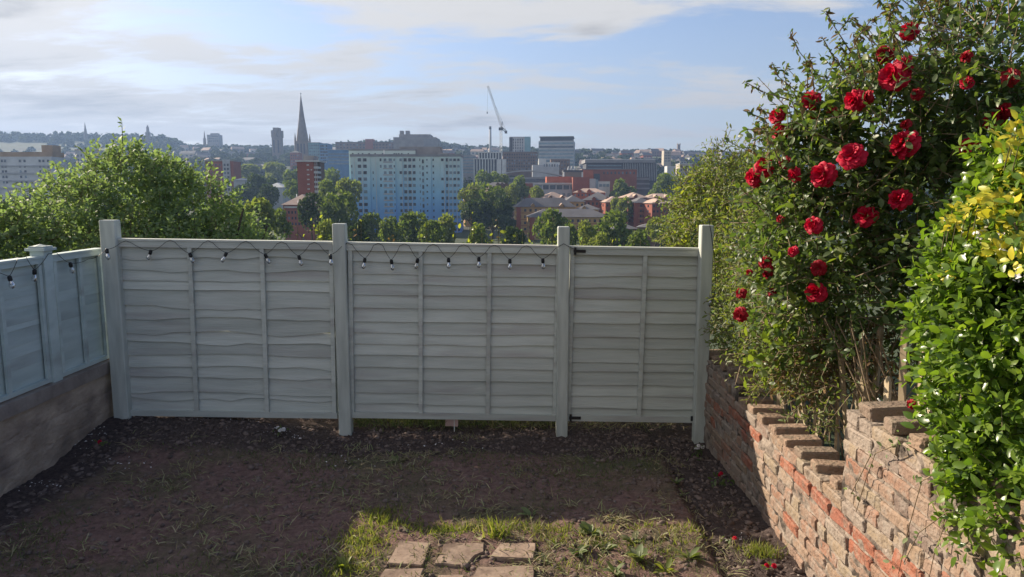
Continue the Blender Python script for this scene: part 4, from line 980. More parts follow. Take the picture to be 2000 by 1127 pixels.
# --- crane and chimney
def crane():
    Y = 700; p = at(978.5, 252, Y); zg = terrain_z(p.x, Y); r = thing('tower_crane', 'white tower crane with its lattice jib raised steeply to the left', 'crane', (p.x, Y, zg)); h = p.z - zg
    def lattice(m, A, B, w, n, rr, up):
        A, B = Vector(A), Vector(B); d = (B - A); ax = d.normalized(); s1 = ax.cross(up).normalized() * w / 2; s2 = ax.cross(s1).normalized() * w / 2
        cs = [s1 + s2, s1 - s2, -s1 - s2, -s1 + s2]
        for c in cs: m.tube([A + c, B + c], rr, 4)
        for i in range(n):
            P, Q = A + d * i / n, A + d * (i + 1) / n
            for k in range(4): m.tube([P + cs[k], Q + cs[(k + 1) % 4]], rr * 0.6, 3, False)
    m = MB(); lattice(m, (0, 0, 0), (0, 0, h), 1.9, 16, 0.26, Vector((0, 1, 0))); m.build('mast', M['metal'], r)
    tip = at(953, 168, Y); t = Vector((tip.x - p.x, 0, tip.z - zg)); base = Vector((0.6, 0, h + 1.5))
    m = MB(); lattice(m, base, t, 1.5, 22, 0.20, Vector((0, 1, 0))); m.build('jib', M['metal'], r)
    m = MB(); m.box(-2.2, 2.0, -1.4, 1.4, h - 1.2, h + 1.4); m.build('cab', M['darkmetal'], r)
    m = MB(); lattice(m, (0.6, 0, h + 1.2), (5.0, 0, h - 2.6), 1.6, 4, 0.22, Vector((0, 1, 0))); m.box(3.6, 6.0, -1.0, 1.0, h - 4.2, h - 1.8); m.build('counter_jib', M['darkmetal'], r)
    m = MB(); m.tube([(0.8, 0, h + 1), (1.2, 0, h + 7)], 0.4, 4); m.tube([(1.2, 0, h + 7), base.lerp(t, 0.8)], 0.10, 3); m.tube([(1.2, 0, h + 7), (5, 0, h - 2)], 0.12, 3); m.build('a_frame', M['darkmetal'], r)
    m = MB(); m.tube([t, t + Vector((-0.8, 0, -24))], 0.09, 3); m.box(-1.2 + t.x, -0.4 + t.x, -.4, .4, t.z - 26, t.z - 24); m.build('hook_rope', M['darkmetal'], r)
crane()
def chimney():
    Y = 1000; p = at(957.5, 247, Y); zg = terrain_z(p.x, Y) - 1; r = thing('chimney', 'slim pale chimney with a dark top left of the crane', 'chimney', (p.x, Y, zg)); h = p.z - zg
    m = MB(); m.lathe([(2.0, 0), (1.5, h - 4.0)], 14); m.build('shaft', M['cpale'], r, True); m = MB(); m.lathe([(1.62, h - 3.99), (1.6, h)], 14); m.build('top_band', M['cdark'], r)
chimney()

# --- modern centre
b = Bld('high_rise', 'slim pale high-rise with dark window strips above a brown brick block', 'tower', 995, 1035, 267, 660, 16, 'cpale', yaw=-4)
b.grid(996, 1022, 270, 296, 6, 5, .42, .7); b.part('recess', 'cdark', [(b.X(995) - .2, b.X(1001), -.3, -.002, b.Z(300), b.h - .6)]); b.part('side_cladding', 'cteal', [(b.X(1024), b.X(1035) + .02, -.25, -.002, b.Z(310), b.h)])
b = Bld('brick_apartments', 'wide brown brick apartment block below the slim high-rise', 'building', 982, 1050, 297, 640, 16, 'cbrown'); b.grid(984, 1048, 299, 332, 14, 6, .5, .55); b.flat('cgrey', .2, .4)
b = Bld('office_tower', 'wide pale banded office tower with an overhanging dark top', 'tower', 1052, 1121, 275, 730, 30, 'cpale', yaw=-7)
b.part('dark_top', 'cdark', [(-b.w / 2 + 1.4, b.w / 2 - 1.4, 1, 28, b.h + .01, b.Z(268))]); b.part('roof', 'cgrey', [(-b.w / 2 + .5, b.w / 2 - .5, .2, 29, b.Z(268) + .01, b.Z(266.5))])
for k in range(8): b.part('window_band', 'litglass' if k not in (1,) else 'glass', [(-b.w / 2 + .3, b.w / 2 - .3, -.15, .02, b.Z(281.5 + 6.6 * k), b.Z(278 + 6.6 * k))])
for k in range(8): b.part('window_band', 'litglass', [(-b.w / 2 - .15, -b.w / 2 + .02, .6, 29.4, b.Z(281.5 + 6.6 * k), b.Z(278 + 6.6 * k))])
def white_frame():
    b = Bld('framed_offices', 'white framed office building with tall dark window bays left of the crane mast', 'building', 925, 986, 311, 590, 16, 'cdark')
    b.part('upper_block', 'cdark', [(b.X(934), b.X(978), 1.5, 14, b.h + .01, b.Z(299))])
    for px in list(np.arange(925, 965, 5.4)) + [969, 976, 979, 985.4]: b.part('fin', 'cwhite', [(b.X(px), b.X(px) + .75, -.5, -.002, 0, b.h)])
    for px in np.arange(934, 979, 5.4): b.part('fin', 'cwhite', [(b.X(px), b.X(px) + .9, 1.0, 1.49, b.h + .01, b.Z(299))])
    b.part('cornice', 'cwhite', [(-b.w / 2 - .2, b.X(965) + .6, -.7, 16, b.h + .002, b.h + .6)]); b.part('upper_cornice', 'cwhite', [(b.X(933), b.X(979), .8, 14.2, b.Z(299) + .01, b.Z(299) + .8)])
    b.part('end_wall', 'cwhite', [(b.X(969) + .8, b.X(976), -.45, -.003, 0, b.h), (b.X(980.5), b.X(985), -.45, -.003, 0, b.h)])
white_frame()
b = Bld('grey_offices', 'grey banded office between the blue tower block and the white framed building', 'building', 899, 928, 303, 620, 14, 'cgrey')
for k in range(6): b.part('window_band', 'litglass', [(-b.w / 2 + .3, b.w / 2 - .3, -.1, .02, b.Z(309 + 5.6 * k), b.Z(306 + 5.6 * k))])
b = Bld('pale_wing', 'small white rooftop group in front of the banded office tower', 'building', 1040, 1092, 322, 560, 14, 'cpale'); b.part('upper_block', 'cwhite', [(b.X(1052), b.X(1066), 1, 10, b.h + .01, b.Z(310))]); b.grid(1060, 1090, 318, 328, 6, 1, .4, .5); b.part('screen', 'cwhite', [(b.X(1066.5), b.X(1092), .5, 12, b.h + .012, b.Z(317))])
b = Bld('brown_offices', 'dark red brick office right of the white rooftop group', 'building', 1076, 1113, 311, 600, 14, 'cbrown'); b.grid(1078, 1111, 313, 332, 6, 3, .4, .5)
def curved_hall():
    Y = 500; A, B = at(978, 346, Y), at(1112, 346, Y); w = B.x - A.x; zg = terrain_z((A.x + B.x) / 2, Y) - 2; r = thing('curved_hall', 'low hall with a pale curved metal roof in front of the modern blocks', 'building', ((A.x + B.x) / 2, Y, zg)); h = A.z - zg
    m = MB(); m.box(-w / 2, w / 2, 0, 24, 0, h); m.build('wall', M['cgrey'], r)
    n = 16; V = []; rise = 15 * mpp(Y)
    for i in range(n + 1):
        t = i / n; x = -w / 2 - 1 + (w + 2) * t; z = h + .01 + rise * math.sin(math.pi * (0.12 + 0.88 * t) ) * (1 - .35 * t)
        V += [(x, -1.5, z), (x, 26, z + .8), (x, -1.5, z - .7), (x, 26, z)]
    Fc = []
    for i in range(n):
        a, c = 4 * i, 4 * i + 4; Fc += [(a, c, c + 1, a + 1), (a + 2, a + 3, c + 3, c + 2), (a, a + 2, c + 2, c), (a + 1, c + 1, c + 3, a + 3)]
    m = MB(); m.add(V, Fc); m.build('roof', M['cpale'], r); m = MB()
    m.box(-w / 2 + 2, w / 2 - 3, -.15, .02, h - 3.4, h - 1.2); m.build('window_band', M['glass'], r)
    BUILT.append((978, 1112, 330, Y))
curved_hall()
def louvred():
    b = Bld('louvred_building', 'long dark flat-roofed building with a row of vertical fins on its right half', 'building', 1145, 1282, 318, 540, 26, 'cdark')
    b.part('roof', 'cgrey', [(-b.w / 2 - 1, b.w / 2 - 1, -1.5, 26, b.Z(318) + .01, b.Z(311.5))]); b.part('roof_edge', 'cwhite', [(-b.w / 2 - 1, b.w / 2 - 1, -1.6, -1.501, b.Z(312.5), b.Z(311.2))])
    for px in np.arange(1216, 1281, 3.3): b.part('fin', 'cpale', [(b.X(px), b.X(px) + .35, -.8, -.002, b.Z(352), b.h - .3)])
    for k in range(4): b.part('window_band', 'litglass', [(b.X(1148), b.X(1212), -.12, .02, b.Z(324 + 6 * k), b.Z(322.4 + 6 * k))])
    b2 = Bld('car_park', 'low dark decked building below the louvred building', 'building', 1186, 1268, 346, 500, 20, 'cslate')
    for k in range(3): b2.part('deck_edge', 'cgrey', [(-b2.w / 2 - .4, b2.w / 2 + .4, -.6, -.002, b2.Z(351 + 9 * k), b2.Z(348 + 9 * k))])
louvred()
def school():
    b = Bld('long_red_building', 'long red brick building behind the school, with pale stone patches', 'building', 1137, 1244, 331, 470, 16, 'cred'); b.part('recess', 'cdark', [(b.X(1160), b.X(1171), -.2, -.002, b.Z(352), b.Z(339))]); b.flat('cconcrete', .2, .4); b.grid(1175, 1240, 333, 342, 9, 1, .4, .5)
    b.part('gable_block', 'corange', [(b.X(1139), b.X(1158), -.6, -.003, 0, b.h - .5)])
    b = Bld('school_building', 'school building with an orange top storey, white frame and long dark windows', 'school', 1024, 1125, 357, 420, 18, 'cpale')
    b.part('red_wing', 'cred', [(b.X(1024) - .2, b.X(1040), -1.0, -.002, 0, b.h - .3)]); b.part('top_storey', 'corange', [(b.X(1067), b.X(1119), 3, 16, b.h + .01, b.Z(345))])
    b.grid(1046, 1124, 360, 371, 6, 1, .82, .72, 'glass'); b.part('frame_band', 'cwhite', [(b.X(1041), b.X(1125) + .3, -.6, -.003, b.h - .9, b.h), (b.X(1041), b.X(1044), -.6, -.003, 0, b.h - .91)]); b.grid(1046, 1124, 375, 384, 8, 1, .6, .6, 'litglass')
    b = Bld('school_tower', 'tall red brick block between the orange storey and the grey stair tower', 'school', 1119, 1153, 346, 414, 16, 'cred'); b.part('stair_tower', 'cpale', [(b.X(1151), b.X(1162), -1.2, 8, 0, b.Z(349)), ]); b.part('stair_glass', 'litglass', [(b.X(1162) + .01, b.X(1167), -1.0, 8, 0, b.Z(350))])
    b.part('glazed_wing', 'cwhite', [(b.X(1167) + .02, b.X(1190), 0, 9, 0, b.Z(354))]); b.grid(1169, 1189, 357, 366, 3, 1, .85, .6, 'litglass', 0)
    b = Bld('round_hall', 'low building with a dark roof and pale gable pieces above the orange storey', 'building', 1102, 1137, 336, 450, 12, 'cstone'); b.part('roof', 'cdark', [(-b.w / 2 - .6, b.w / 2 + .6, -.6, 12, b.h + .01, b.h + 1.2)])
    for k in range(3):
        m = MB(); x = b.X(1108 + 6 * k); m.add([(x, 1, b.h + 1.21), (x + 1.6, 1, b.h + 1.21), (x + .8, 1, b.h + 3.6), (x, 3, b.h + 1.21), (x + 1.6, 3, b.h + 1.21), (x + .8, 3, b.h + 3.6)], [(0, 1, 2), (5, 4, 3), (0, 2, 5, 3), (1, 4, 5, 2), (0, 3, 4, 1)]); m.build('gable', M['cwhite'], b.root)
    b.part('end_pier', 'cwhite', [(b.X(1100), b.X(1103), -.5, 2, 0, b.h - .01), (b.X(1135), b.X(1138), -.5, 2, 0, b.h - .01)])
school()

# --- brick flats with hipped roofs in the valley
def flats(label, px0, px1, yridge, yeave, Y, depth, mat, cols, rows, rowpx=12.0, gablets=(), yaw=0, band=None, roofmat='cslate', inset=None):
    b = Bld('brick_flats', label, 'flats', px0, px1, yeave, Y, depth, mat, yaw, 'brick flats with hipped roofs')
    rf = b.hip(roofmat, (yeave - yridge), 0.6, inset)
    cw = b.w / cols
    zs = [b.h - (k + 0.55) * rowpx * b.m for k in range(rows)]
    b.windows([-b.w / 2 + cw * (i + .5) for i in range(cols)], zs, min(1.3, cw * .42), rowpx * b.m * .42, 'glass')
    if b.d > 6: b.windows([b.d * .3, b.d * .7], zs, 1.1, rowpx * b.m * .42, 'glass', side=-1)
    if band:
        for k in range(rows): b.part('brick_band', band, [(-b.w / 2 - .04, b.w / 2 + .04, -.04, -.002, zs[k] - rowpx * b.m * .46, zs[k] - rowpx * b.m * .38)])
        b.part('corner_bay', 'cred', [(-b.w / 2 - .35, -b.w / 2 + 1.4, -.35, -.003, 0, b.h - .05)])
    for px in gablets:
        x = b.X(px); hw = 3.4 * b.m; zz = b.h + .02; m = MB()
        m.add([(x - hw, -.5, zz), (x + hw, -.5, zz), (x + hw, -.5, zz + hw), (x, -.5, zz + 1.9 * hw), (x - hw, -.5, zz + hw), (x - hw, 4, zz), (x + hw, 4, zz), (x + hw, 4, zz + hw), (x, 4, zz + 1.9 * hw), (x - hw, 4, zz + hw)],
              [(0, 1, 2, 3, 4), (9, 8, 7, 6, 5), (0, 4, 9, 5), (1, 6, 7, 2)]); d = m.build('dormer', M[mat], b.root)
        m = MB(); o = .35; m.add([(x - hw - o, -.9, zz + hw - o * .9), (x, -.9, zz + 1.9 * hw + .1), (x + hw + o, -.9, zz + hw - o * .9), (x - hw - o, 4.5, zz + hw - o * .9), (x, 4.5, zz + 1.9 * hw + .1), (x + hw + o, 4.5, zz + hw - o * .9)], [(0, 1, 4, 3), (1, 2, 5, 4)]); m.build('dormer_roof', M['ctile'], d)
    return b
flats('long yellow brick flats with a row of dormers, right of the big trees', 1010, 1124, 387, 404, 300, 11, 'cyellow', 11, 4, 12, (1040, 1096), 6, 'cred', inset=5)
flats('nearest yellow brick flats with a reddish corner and a wide slate roof', 1036, 1190, 409, 424, 262, 12, 'cyellow', 14, 3, 13, (), 5, 'cred', inset=6)
flats('small yellow brick flats with a pale gable, right of the dormered flats', 1124, 1168, 399, 409, 300, 12, 'cyellow', 5, 3, 11, (1141,), -8, 'cred')
flats('brown roofed flats with twin gables behind the dormered yellow flats', 1060, 1112, 375, 388, 345, 12, 'cbrown', 6, 2, 11, (1074, 1098), 12, None, 'ctile')
flats('red brick flats with a sunlit hipped roof, below the grey stair tower', 1138, 1194, 375, 391, 330, 13, 'cred', 7, 4, 12, (1160, 1186), -10, None)
flats('brown roofed flats stepping down left of the sunlit hipped roof', 1104, 1142, 382, 394, 325, 11, 'cyellow', 4, 3, 11, (), 8, None, 'cslate')
flats('red flats with a broad sunlit tile roof below the broad green tree', 1226, 1266, 376, 386, 350, 12, 'cred', 5, 3, 11, (1240,), 14, None, 'ctile')
flats('dark roofed red flats with a yellow corner strip', 1240, 1272, 386, 396, 312, 12, 'cred', 4, 4, 10, (), 5, 'cyellow')
flats('red flats with a bright sunlit end wall beside the creeper', 1272, 1312, 388, 397, 305, 12, 'cred', 5, 4, 10, (1281,), 16, None, 'ctile')
flats('pale roofed yellow flats just right of the blue tower block', 908, 944, 361, 374, 340, 12, 'cyellow', 5, 3, 11, (914, 925), 10, None, 'ctile')
flats('yellow flats with a pale hipped roof behind the big green tree', 936, 962, 364, 377, 325, 10, 'cyellow', 3, 3, 11, (), -12, None, 'ctile')
flats('long brown terrace with white dormer fronts above the big green tree', 944, 1000, 356, 363, 385, 10, 'cbrown', 9, 2, 9, (972, 980, 988), 0, None, 'cslate')
flats('low dark roofed block right above the gate', 1196, 1246, 436, 447, 225, 12, 'cbrown', 6, 2, 12, (), 10, None)
flats('low grey roofed block beyond the gate beside the creeper', 1246, 1312, 434, 444, 215, 12, 'cbrown', 6, 2, 12, (), -14, None)
flats('red brick flats with plain hipped roofs between the two olive trees', 1182, 1226, 384, 395, 322, 12, 'cred', 6, 3, 11, (1200,), 10, None, 'ctile')
flats('orange brick terrace behind the sunlit hipped roof', 1120, 1182, 368, 376, 380, 10, 'corange', 9, 2, 9, (1132, 1150), -6, None, 'ctile')
flats('small tiled flats below the broad green tree by the creeper', 1262, 1322, 378, 387, 360, 11, 'cred', 7, 2, 10, (1280, 1302), 8, None, 'ctile')
flats('low orange brick terrace in front of the school windows', 1030, 1072, 383, 391, 350, 10, 'corange', 6, 2, 9, (1046,), 8, None, 'ctile')
def red_school():
    b = Bld('brick_clinic', 'low red brick building under a brown hipped roof, left of the dark evergreen', 'building', 553, 612, 400, 235, 14, 'cred'); b.hip('ctile', 20, .6)
    b.part('window_band', 'cwhite', [(b.X(555), b.X(611), -.12, .02, b.Z(406), b.Z(403))]); b.grid(554, 611, 409, 442, 9, 3, .42, .45)
    m = MB(); m.tube([(b.X(583), -.6, b.h + .05), (b.X(570), 5.5, b.h + 20 * b.m)], .12, 4); m.build('ridge_flashing', M['cwhite'], b.root)
red_school()
b = Bld('shed', 'pale metal shed between the dark trees, left of the red brick building', 'shed', 456, 478, 352, 425, 12, 'cpale'); b.hip('cpale', 4)
b = Bld('shed', 'white roofed shed with a sloping roof left of the red brick tower', 'shed', 520, 552, 366, 400, 14, 'cpale'); b.hip('cwhite', 9)
b = Bld('yellow_apartments', 'cream apartment block with framed balconies on the right, behind the trees', 'building', 1328, 1352, 320, 560, 14, 'ccream'); b.grid(1329, 1351, 322, 342, 5, 3, .55, .6); b.part('corner_block', 'cwhite', [(b.X(1305), b.X(1321), 2, 12, 0, b.Z(324))]); b.flat('cwhite', .2, .4)
b = Bld('pale_tower', 'short cream tower with window strips on the right hillside', 'tower', 1297, 1311, 294, 800, 12, 'ccream'); b.grid(1298, 1310, 296, 316, 4, 4, .45, .6)
b = Bld('white_tower', 'narrow white apartment tower just left of the creeper top', 'tower', 1379, 1393, 331, 520, 10, 'cwhite'); b.grid(1380, 1392, 333, 352, 3, 4, .55, .55); b.part('dark_end', 'cdark', [(b.w / 2 + .002, b.w / 2 + 3, 0, 10, 0, b.h - .3)])
b = Bld('brown_apartments', 'brown apartment block behind the framed cream block', 'building', 1352, 1379, 322, 575, 14, 'cbrown'); b.grid(1353, 1378, 324, 345, 6, 3, .45, .5); b.flat('cred', .2, .5)
b = Bld('grey_slab', 'long grey slab block on the right hillside behind the creeper top', 'building', 1410, 1440, 296, 900, 14, 'cgrey'); b.grid(1411, 1439, 298, 314, 8, 3, .55, .5)

# --- small houses stepping up the far hillsides
def hill_houses():
    protos = {}
    for wm in ('cwhite', 'ccream', 'cbrown', 'cred', 'cgrey', 'cstone', 'cpale'):
        for rm in ('cslate', 'ctile'):
            m = MB(); m.box(-5, 5, 0, 8, 0, 7); m.mi = 1; hip_roof(m, -5, 5, 0, 8, 7.002, 3.0, .4, 0.6); m.mi = 2
            for x in (-3, 0, 3):
                for z in (2, 5): m.box(x - .7, x + .7, -.08, .02, z - .8, z + .8)
            protos[(wm, rm)] = m.mesh('house', [M[wm], M[rm], M['glass']])
    looks = {'cwhite': 'white', 'ccream': 'cream', 'cbrown': 'brown', 'cred': 'red brick', 'cgrey': 'grey', 'cstone': 'stone', 'cpale': 'pale'}
    rs = random.Random(11); used = set()
    zones = [(1120, 1200, 780, 1380, 24, 'right of the banded office tower'), (1200, 1290, 780, 1380, 26, 'above the louvred building'), (1290, 1370, 780, 1380, 22, 'below the skyline church tower'), (1370, 1450, 780, 1380, 20, 'near the white apartment tower'), (640, 770, 900, 1300, 14, 'behind the blue tower block'),
             (860, 930, 820, 1300, 12, 'left of the slim chimney'), (930, 990, 820, 1300, 10, 'behind the crane'), (330, 410, 800, 1300, 14, 'below the skyline block'), (410, 520, 800, 1300, 18, 'left of the square gothic tower'), (120, 300, 950, 1250, 10, 'on the wooded hill'), (1450, 1700, 800, 1300, 12, 'beyond the roses')]
    for p0, p1, Y0, Y1, k, where in zones:
        for _ in range(k):
            px, Y = rs.uniform(p0, p1), rs.uniform(Y0, Y1); X = (px - 1000) / F * Y
            zg = terrain_z(X, Y) - 1.0; high = '' if Y > (Y0 + Y1) / 2 else ', low down'
            for _try in range(60):
                wm = rs.choice(list(looks)); rm = rs.choice(('cslate', 'ctile')); sc = rs.uniform(.75, 1.25); wx, wz = rs.uniform(.8, 2.2), rs.uniform(.85, 1.4)
                form = 'wide ' if wx > 1.6 else ('narrow ' if wx < 1.15 else ('tall ' if wz > 1.2 else 'small '))
                lab = form + looks[wm] + ' house with a ' + ('slate' if rm == 'cslate' else 'tiled') + ' roof ' + where + high
                if lab not in used: break
            used.add(lab)
            o = link('house', protos[(wm, rm)], None, (X, Y, zg), (0, 0, rs.uniform(-.7, .7))); o.scale = (sc * wx, sc, sc * wz)
            tag(o, lab, 'house', 'houses on the far hillsides')
hill_houses()

# --- far woodland: many low crowns as one mass
def far_woods():
    n0 = 7000; rs = np.random.default_rng(17)
    Y = rs.uniform(440, 1500, n0) ; px = rs.uniform(-500, 2500, n0); Y = np.where(rs.random(n0) < .30, rs.uniform(1380, 1475, n0), Y)
    side = (px < 330) | (px > 1330); Y = np.where(side & (rs.random(n0) < .4), rs.uniform(170, 460, n0), Y)
    P = []; S = []
    for y, p in zip(Y, px):
        X = (p - 1000) / F * y
        dens = mnoise.noise(Vector((X * .006, y * .006, 2.0)))
        left = p < 640
        if y < 1370 and dens < (-.28 if left else .02): continue
        h = rs.uniform(6, 12) * (1.0 if y < 1370 else 1.05); z = terrain_z(X, y) - 1.5
        pt = 563.5 - F * math.tan(math.atan2(z + h - CAMZ, y) + PITCH)
        bad = False
        for a, b2, yt, Yb in BUILT:
            if Yb > y and a - 8 < p < b2 + 8 and Yb - y < 420 and pt < yt + (14 if y > 600 else 26): bad = True; break
        if bad: continue
        P.append((X, y, z)); S.append((rs.uniform(8, 15), h))
    P = np.array(P); S = np.array(S)
    t = crown_pts = None
    V = []; Fc = []; k = 46
    d = unit(rs.normal(size=(len(P), k, 3))); d[..., 2] = np.abs(d[..., 2]) * 1.0
    lump = 1 + .22 * np.sin(d[..., 0] * 5 + P[:, None, 0]) * np.cos(d[..., 1] * 6 + P[:, None, 1])
    C = P[:, None] + d * lump[..., None] * np.stack([S[:, 0] * .5, S[:, 0] * .5, S[:, 1]], -1)[:, None]
    C = C.reshape(-1, 3); dd = d.reshape(-1, 3); n = len(C)
    D = unit(np.cross(dd, rs.normal(size=(n, 3))) + dd * .25); Nn = unit(dd + rs.normal(size=(n, 3)) * .25)
    rnd = np.clip(np.repeat(rs.random(len(P)), k) * .75 + rs.random(n) * .25, 0, .999)
    me = leaves_mesh('woodland', C, D, Nn, np.repeat(S[:, 0] * .40, k) * rs.uniform(.7, 1.3, n), LEAF_CARD, M['farwood'], rnd, False)
    tag(link('woodland', me), kind='stuff')
far_woods()


# ------------------------------------------------------------------ big shrub beyond the fence, left
def left_shrub():
    lm = Lumps([(245, 405, 10.5, 105, 85, 1.0), (140, 445, 9.5, 85, 80, .9), (20, 490, 9, 110, 70, .9), (355, 425, 11, 90, 75, .9), (425, 465, 11.5, 65, 55, .8), (170, 510, 9.5, 190, 90, 1.0), (370, 510, 10.5, 140, 70, .9), (258, 352, 10.6, 48, 48, .45), (320, 372, 11, 50, 48, .5), (-90, 500, 8.5, 120, 80, .9), (478, 510, 11.5, 45, 50, .6)])
    g = terrain_z(-5, 10.5)
    root = thing('large_shrub', 'large loose green shrub rising beyond the fence at the left', 'shrub', (-5.3, 10.3, g))
    loc = np.array(root.location)
    P, Nn = lm.sample(5600, .72, 1.05); pos, D, nr, sz, (A, B) = twigs(P, Nn, 8, .30, .072, up=.45, spread=.7)
    Pi, Ni = lm.sample(900, .45, .72); p2, d2, n2, s2, _ = twigs(Pi, Ni, 6, .25, .10); pos, D, nr, sz = (np.concatenate(q) for q in ((pos, p2), (D, d2), (nr, n2), (sz, s2)))
    # loose shoots standing out of the outline
    sh = [(240, 300, 10.6, 238, 238), (195, 330, 10.4, 150, 285), (305, 315, 10.8, 312, 292), (120, 355, 9.8, 108, 318), (345, 330, 11, 362, 312), (420, 370, 11.4, 452, 352), (60, 440, 9.2, 35, 400), (215, 310, 10.5, 222, 272), (265, 300, 10.6, 275, 275), (400, 350, 11.3, 415, 322), (165, 330, 10.2, 175, 302), (470, 420, 11.5, 505, 395), (320, 330, 11, 325, 300), (15, 440, 9, -5, 402), (90, 400, 9.5, 80, 362)]
    A2, B2 = [], []; ex = []
    for a, b2, Y, c, d in sh:
        p, q = np.array(at(a, b2, Y)), np.array(at(c, d, Y - .2)); A2.append(p); B2.append(q); n = 16
        for t in np.linspace(.1, 1, n): ex.append((p + (q - p) * t, unit(unit(q - p) * .5 + RNG.normal(size=3) * .7)))
    ep = np.array([e[0] for e in ex]); ed = np.array([e[1] for e in ex])
    pos = np.concatenate([pos, ep]); D = np.concatenate([D, ed]); nr = np.concatenate([nr, unit(SUNV * .4 + RNG.normal(size=ep.shape))]); sz = np.concatenate([sz, .085 * RNG.uniform(.6, 1.2, len(ep))])
    me = leaves_mesh('foliage', pos - loc, D, nr, sz, LEAF_LO, M['bushleaf']); tag(link('foliage', me, root), kind='stuff')
    tw = stems_mesh('twig', A[::3] - loc, B[::3] - loc, .005, M['stem'], root); tag(tw, kind='stuff')
    s2_ = stems_mesh('shoot', np.array(A2) - loc, np.array(B2) - loc, .008, M['greenstem'], root); tag(s2_, kind='stuff')
    m = MB(); rs = random.Random(2)
    for _ in range(14):
        x, y = rs.uniform(-1.4, 1.6), rs.uniform(-.6, .6); m.tube([(x * .25, y * .3, 0), (x * .6, y * .7, 1.2), (x, y, 2.6 + rs.uniform(-.3, .8))], [.045, .03, .012], 6)
    m.build('trunk', M['bark'], root)
left_shrub()

# ------------------------------------------------------------------ young growth just behind the fence top
def shoot_plant(px, ptop, Y, label, n, leaf, mat, spread=40, base=540):
    p = at(px, base, Y); p.z = terrain_z(p.x, Y) - .02; r = thing('climbing_plant', label, 'plant', (p.x, Y, p.z), 0, 'young plants behind the fence'); loc = np.array(p)
    A, B, ex, ed, es = [], [], [], [], []; T = at(px, ptop, Y); h = T.z - p.z
    for i in range(n):
        x = RNG.normal(0, spread * mpp(Y)); hh = h * (1.0 if i == 0 else RNG.uniform(.84, .99)); a = np.array((x * .5, RNG.normal(0, .12), 0.0)); b2 = np.array((x + RNG.normal(0, .06), a[1] + RNG.normal(0, .08), hh)); mid = (a + b2) / 2 + RNG.normal(size=3) * .03
        A += [a, mid]; B += [mid, b2]; k = 11
        for t in np.concatenate([np.linspace(.12, .6, 10), np.linspace(.62, 1, k)]):
            q = a + (b2 - a) * t + RNG.normal(size=3) * .02; ex.append(q); ed.append(unit(RNG.normal(size=3) + np.array((0, 0, .25)))); es.append(leaf * RNG.uniform(.55, 1.2) * (1.15 - .5 * t))
    ex, ed, es = np.array(ex), np.array(ed), np.array(es)
    me = leaves_mesh('foliage', ex, ed, unit(RNG.normal(size=ex.shape) * .7 + SUNV * .5 + np.array((0, -.3, .6))), es, LEAF_HI, mat); tag(link('foliage', me, r), kind='stuff')
    tag(stems_mesh('stem', np.array(A), np.array(B), .006, M['greenstem'], r), kind='stuff')
for a in [(560, 446, 6.9, 'pale feathery plant behind the fence below the red clinic', 7, .07, M['vineleaf'], 34), (600, 452, 7.0, 'low dull plant behind the fence left of the second post', 6, .07, M['bushleaf'], 26), (632, 426, 6.7, 'yellow leaved shoot just left of the second post', 5, .07, M['vineleaf'], 14),
          (690, 452, 6.6, 'yellow green leaves just right of the second post', 5, .075, M['vineleaf'], 20), (705, 426, 6.7, 'tall arching shoot with yellow leaf tips, right of the second post', 3, .07, M['vineleaf'], 12), (745, 448, 6.6, 'browning shoot behind the middle panel', 6, .06, M['deadleaf'], 22), (820, 446, 6.6, 'single upright shoot of small yellow leaves', 3, .075, M['vineleaf'], 8),
          (868, 440, 6.7, 'light green bunch of shoots at the middle of the middle panel', 6, .07, M['vineleaf'], 16), (905, 446, 6.6, 'dense yellow green vine leaves over the middle panel', 10, .085, M['vineleaf'], 26), (922, 420, 6.7, 'curled shoot above the dense vine leaves', 2, .06, M['vineleaf'], 8), (962, 440, 6.6, 'leafy green plant left of the bare dry stalk', 10, .065, M['vineleaf'], 24),
          (985, 424, 6.6, 'bare dry stalk with a brown seed head over the middle panel', 1, .045, M['deadleaf'], 2), (1020, 452, 6.7, 'low grey green plant left of the hinge post', 8, .05, M['bushleaf'], 28), (1075, 455, 6.7, 'bright low leaves just left of the hinge post', 8, .07, M['vineleaf'], 20), (1130, 466, 6.8, 'dull low plant just right of the hinge post', 7, .06, M['bushleaf'], 22),
          (1185, 468, 6.7, 'yellow leaved low plant over the gate', 8, .06, M['vineleaf'], 26), (1240, 470, 6.7, 'green low plant over the middle of the gate', 8, .06, M['bushleaf'], 26), (1292, 440, 6.6, 'bright yellow green upright shoots over the gate', 7, .07, M['vineleaf'], 16)]:
    shoot_plant(*a)

def thicket():
    lm = Lumps([(x, 650 + 14 * (i % 3), 6.85 + .12 * (i % 2), 85, 120, .32) for i, x in enumerate(range(240, 1360, 85))])
    r = thing('bramble_thicket', 'tangled green thicket rooted behind the fence, showing through the gap under it', 'thicket', (-.8, 6.85, -.5)); loc = np.array(r.location)
    P, Nn = lm.sample(1500, .5, 1.05); pos, D, nr, sz, (A, B) = twigs(P, Nn, 7, .2, .07); k = (pos[:, 1] > 6.36) & (pos[:, 2] < 1.42); pos, D, nr, sz = pos[k], D[k], nr[k], sz[k]
    tag(link('foliage', leaves_mesh('foliage', pos - loc, D, nr, sz, LEAF_LO, M['bushleaf']), r), kind='stuff'); tag(stems_mesh('stem', A - loc, B - loc, .004, M['greenstem'], r), kind='stuff')
thicket()

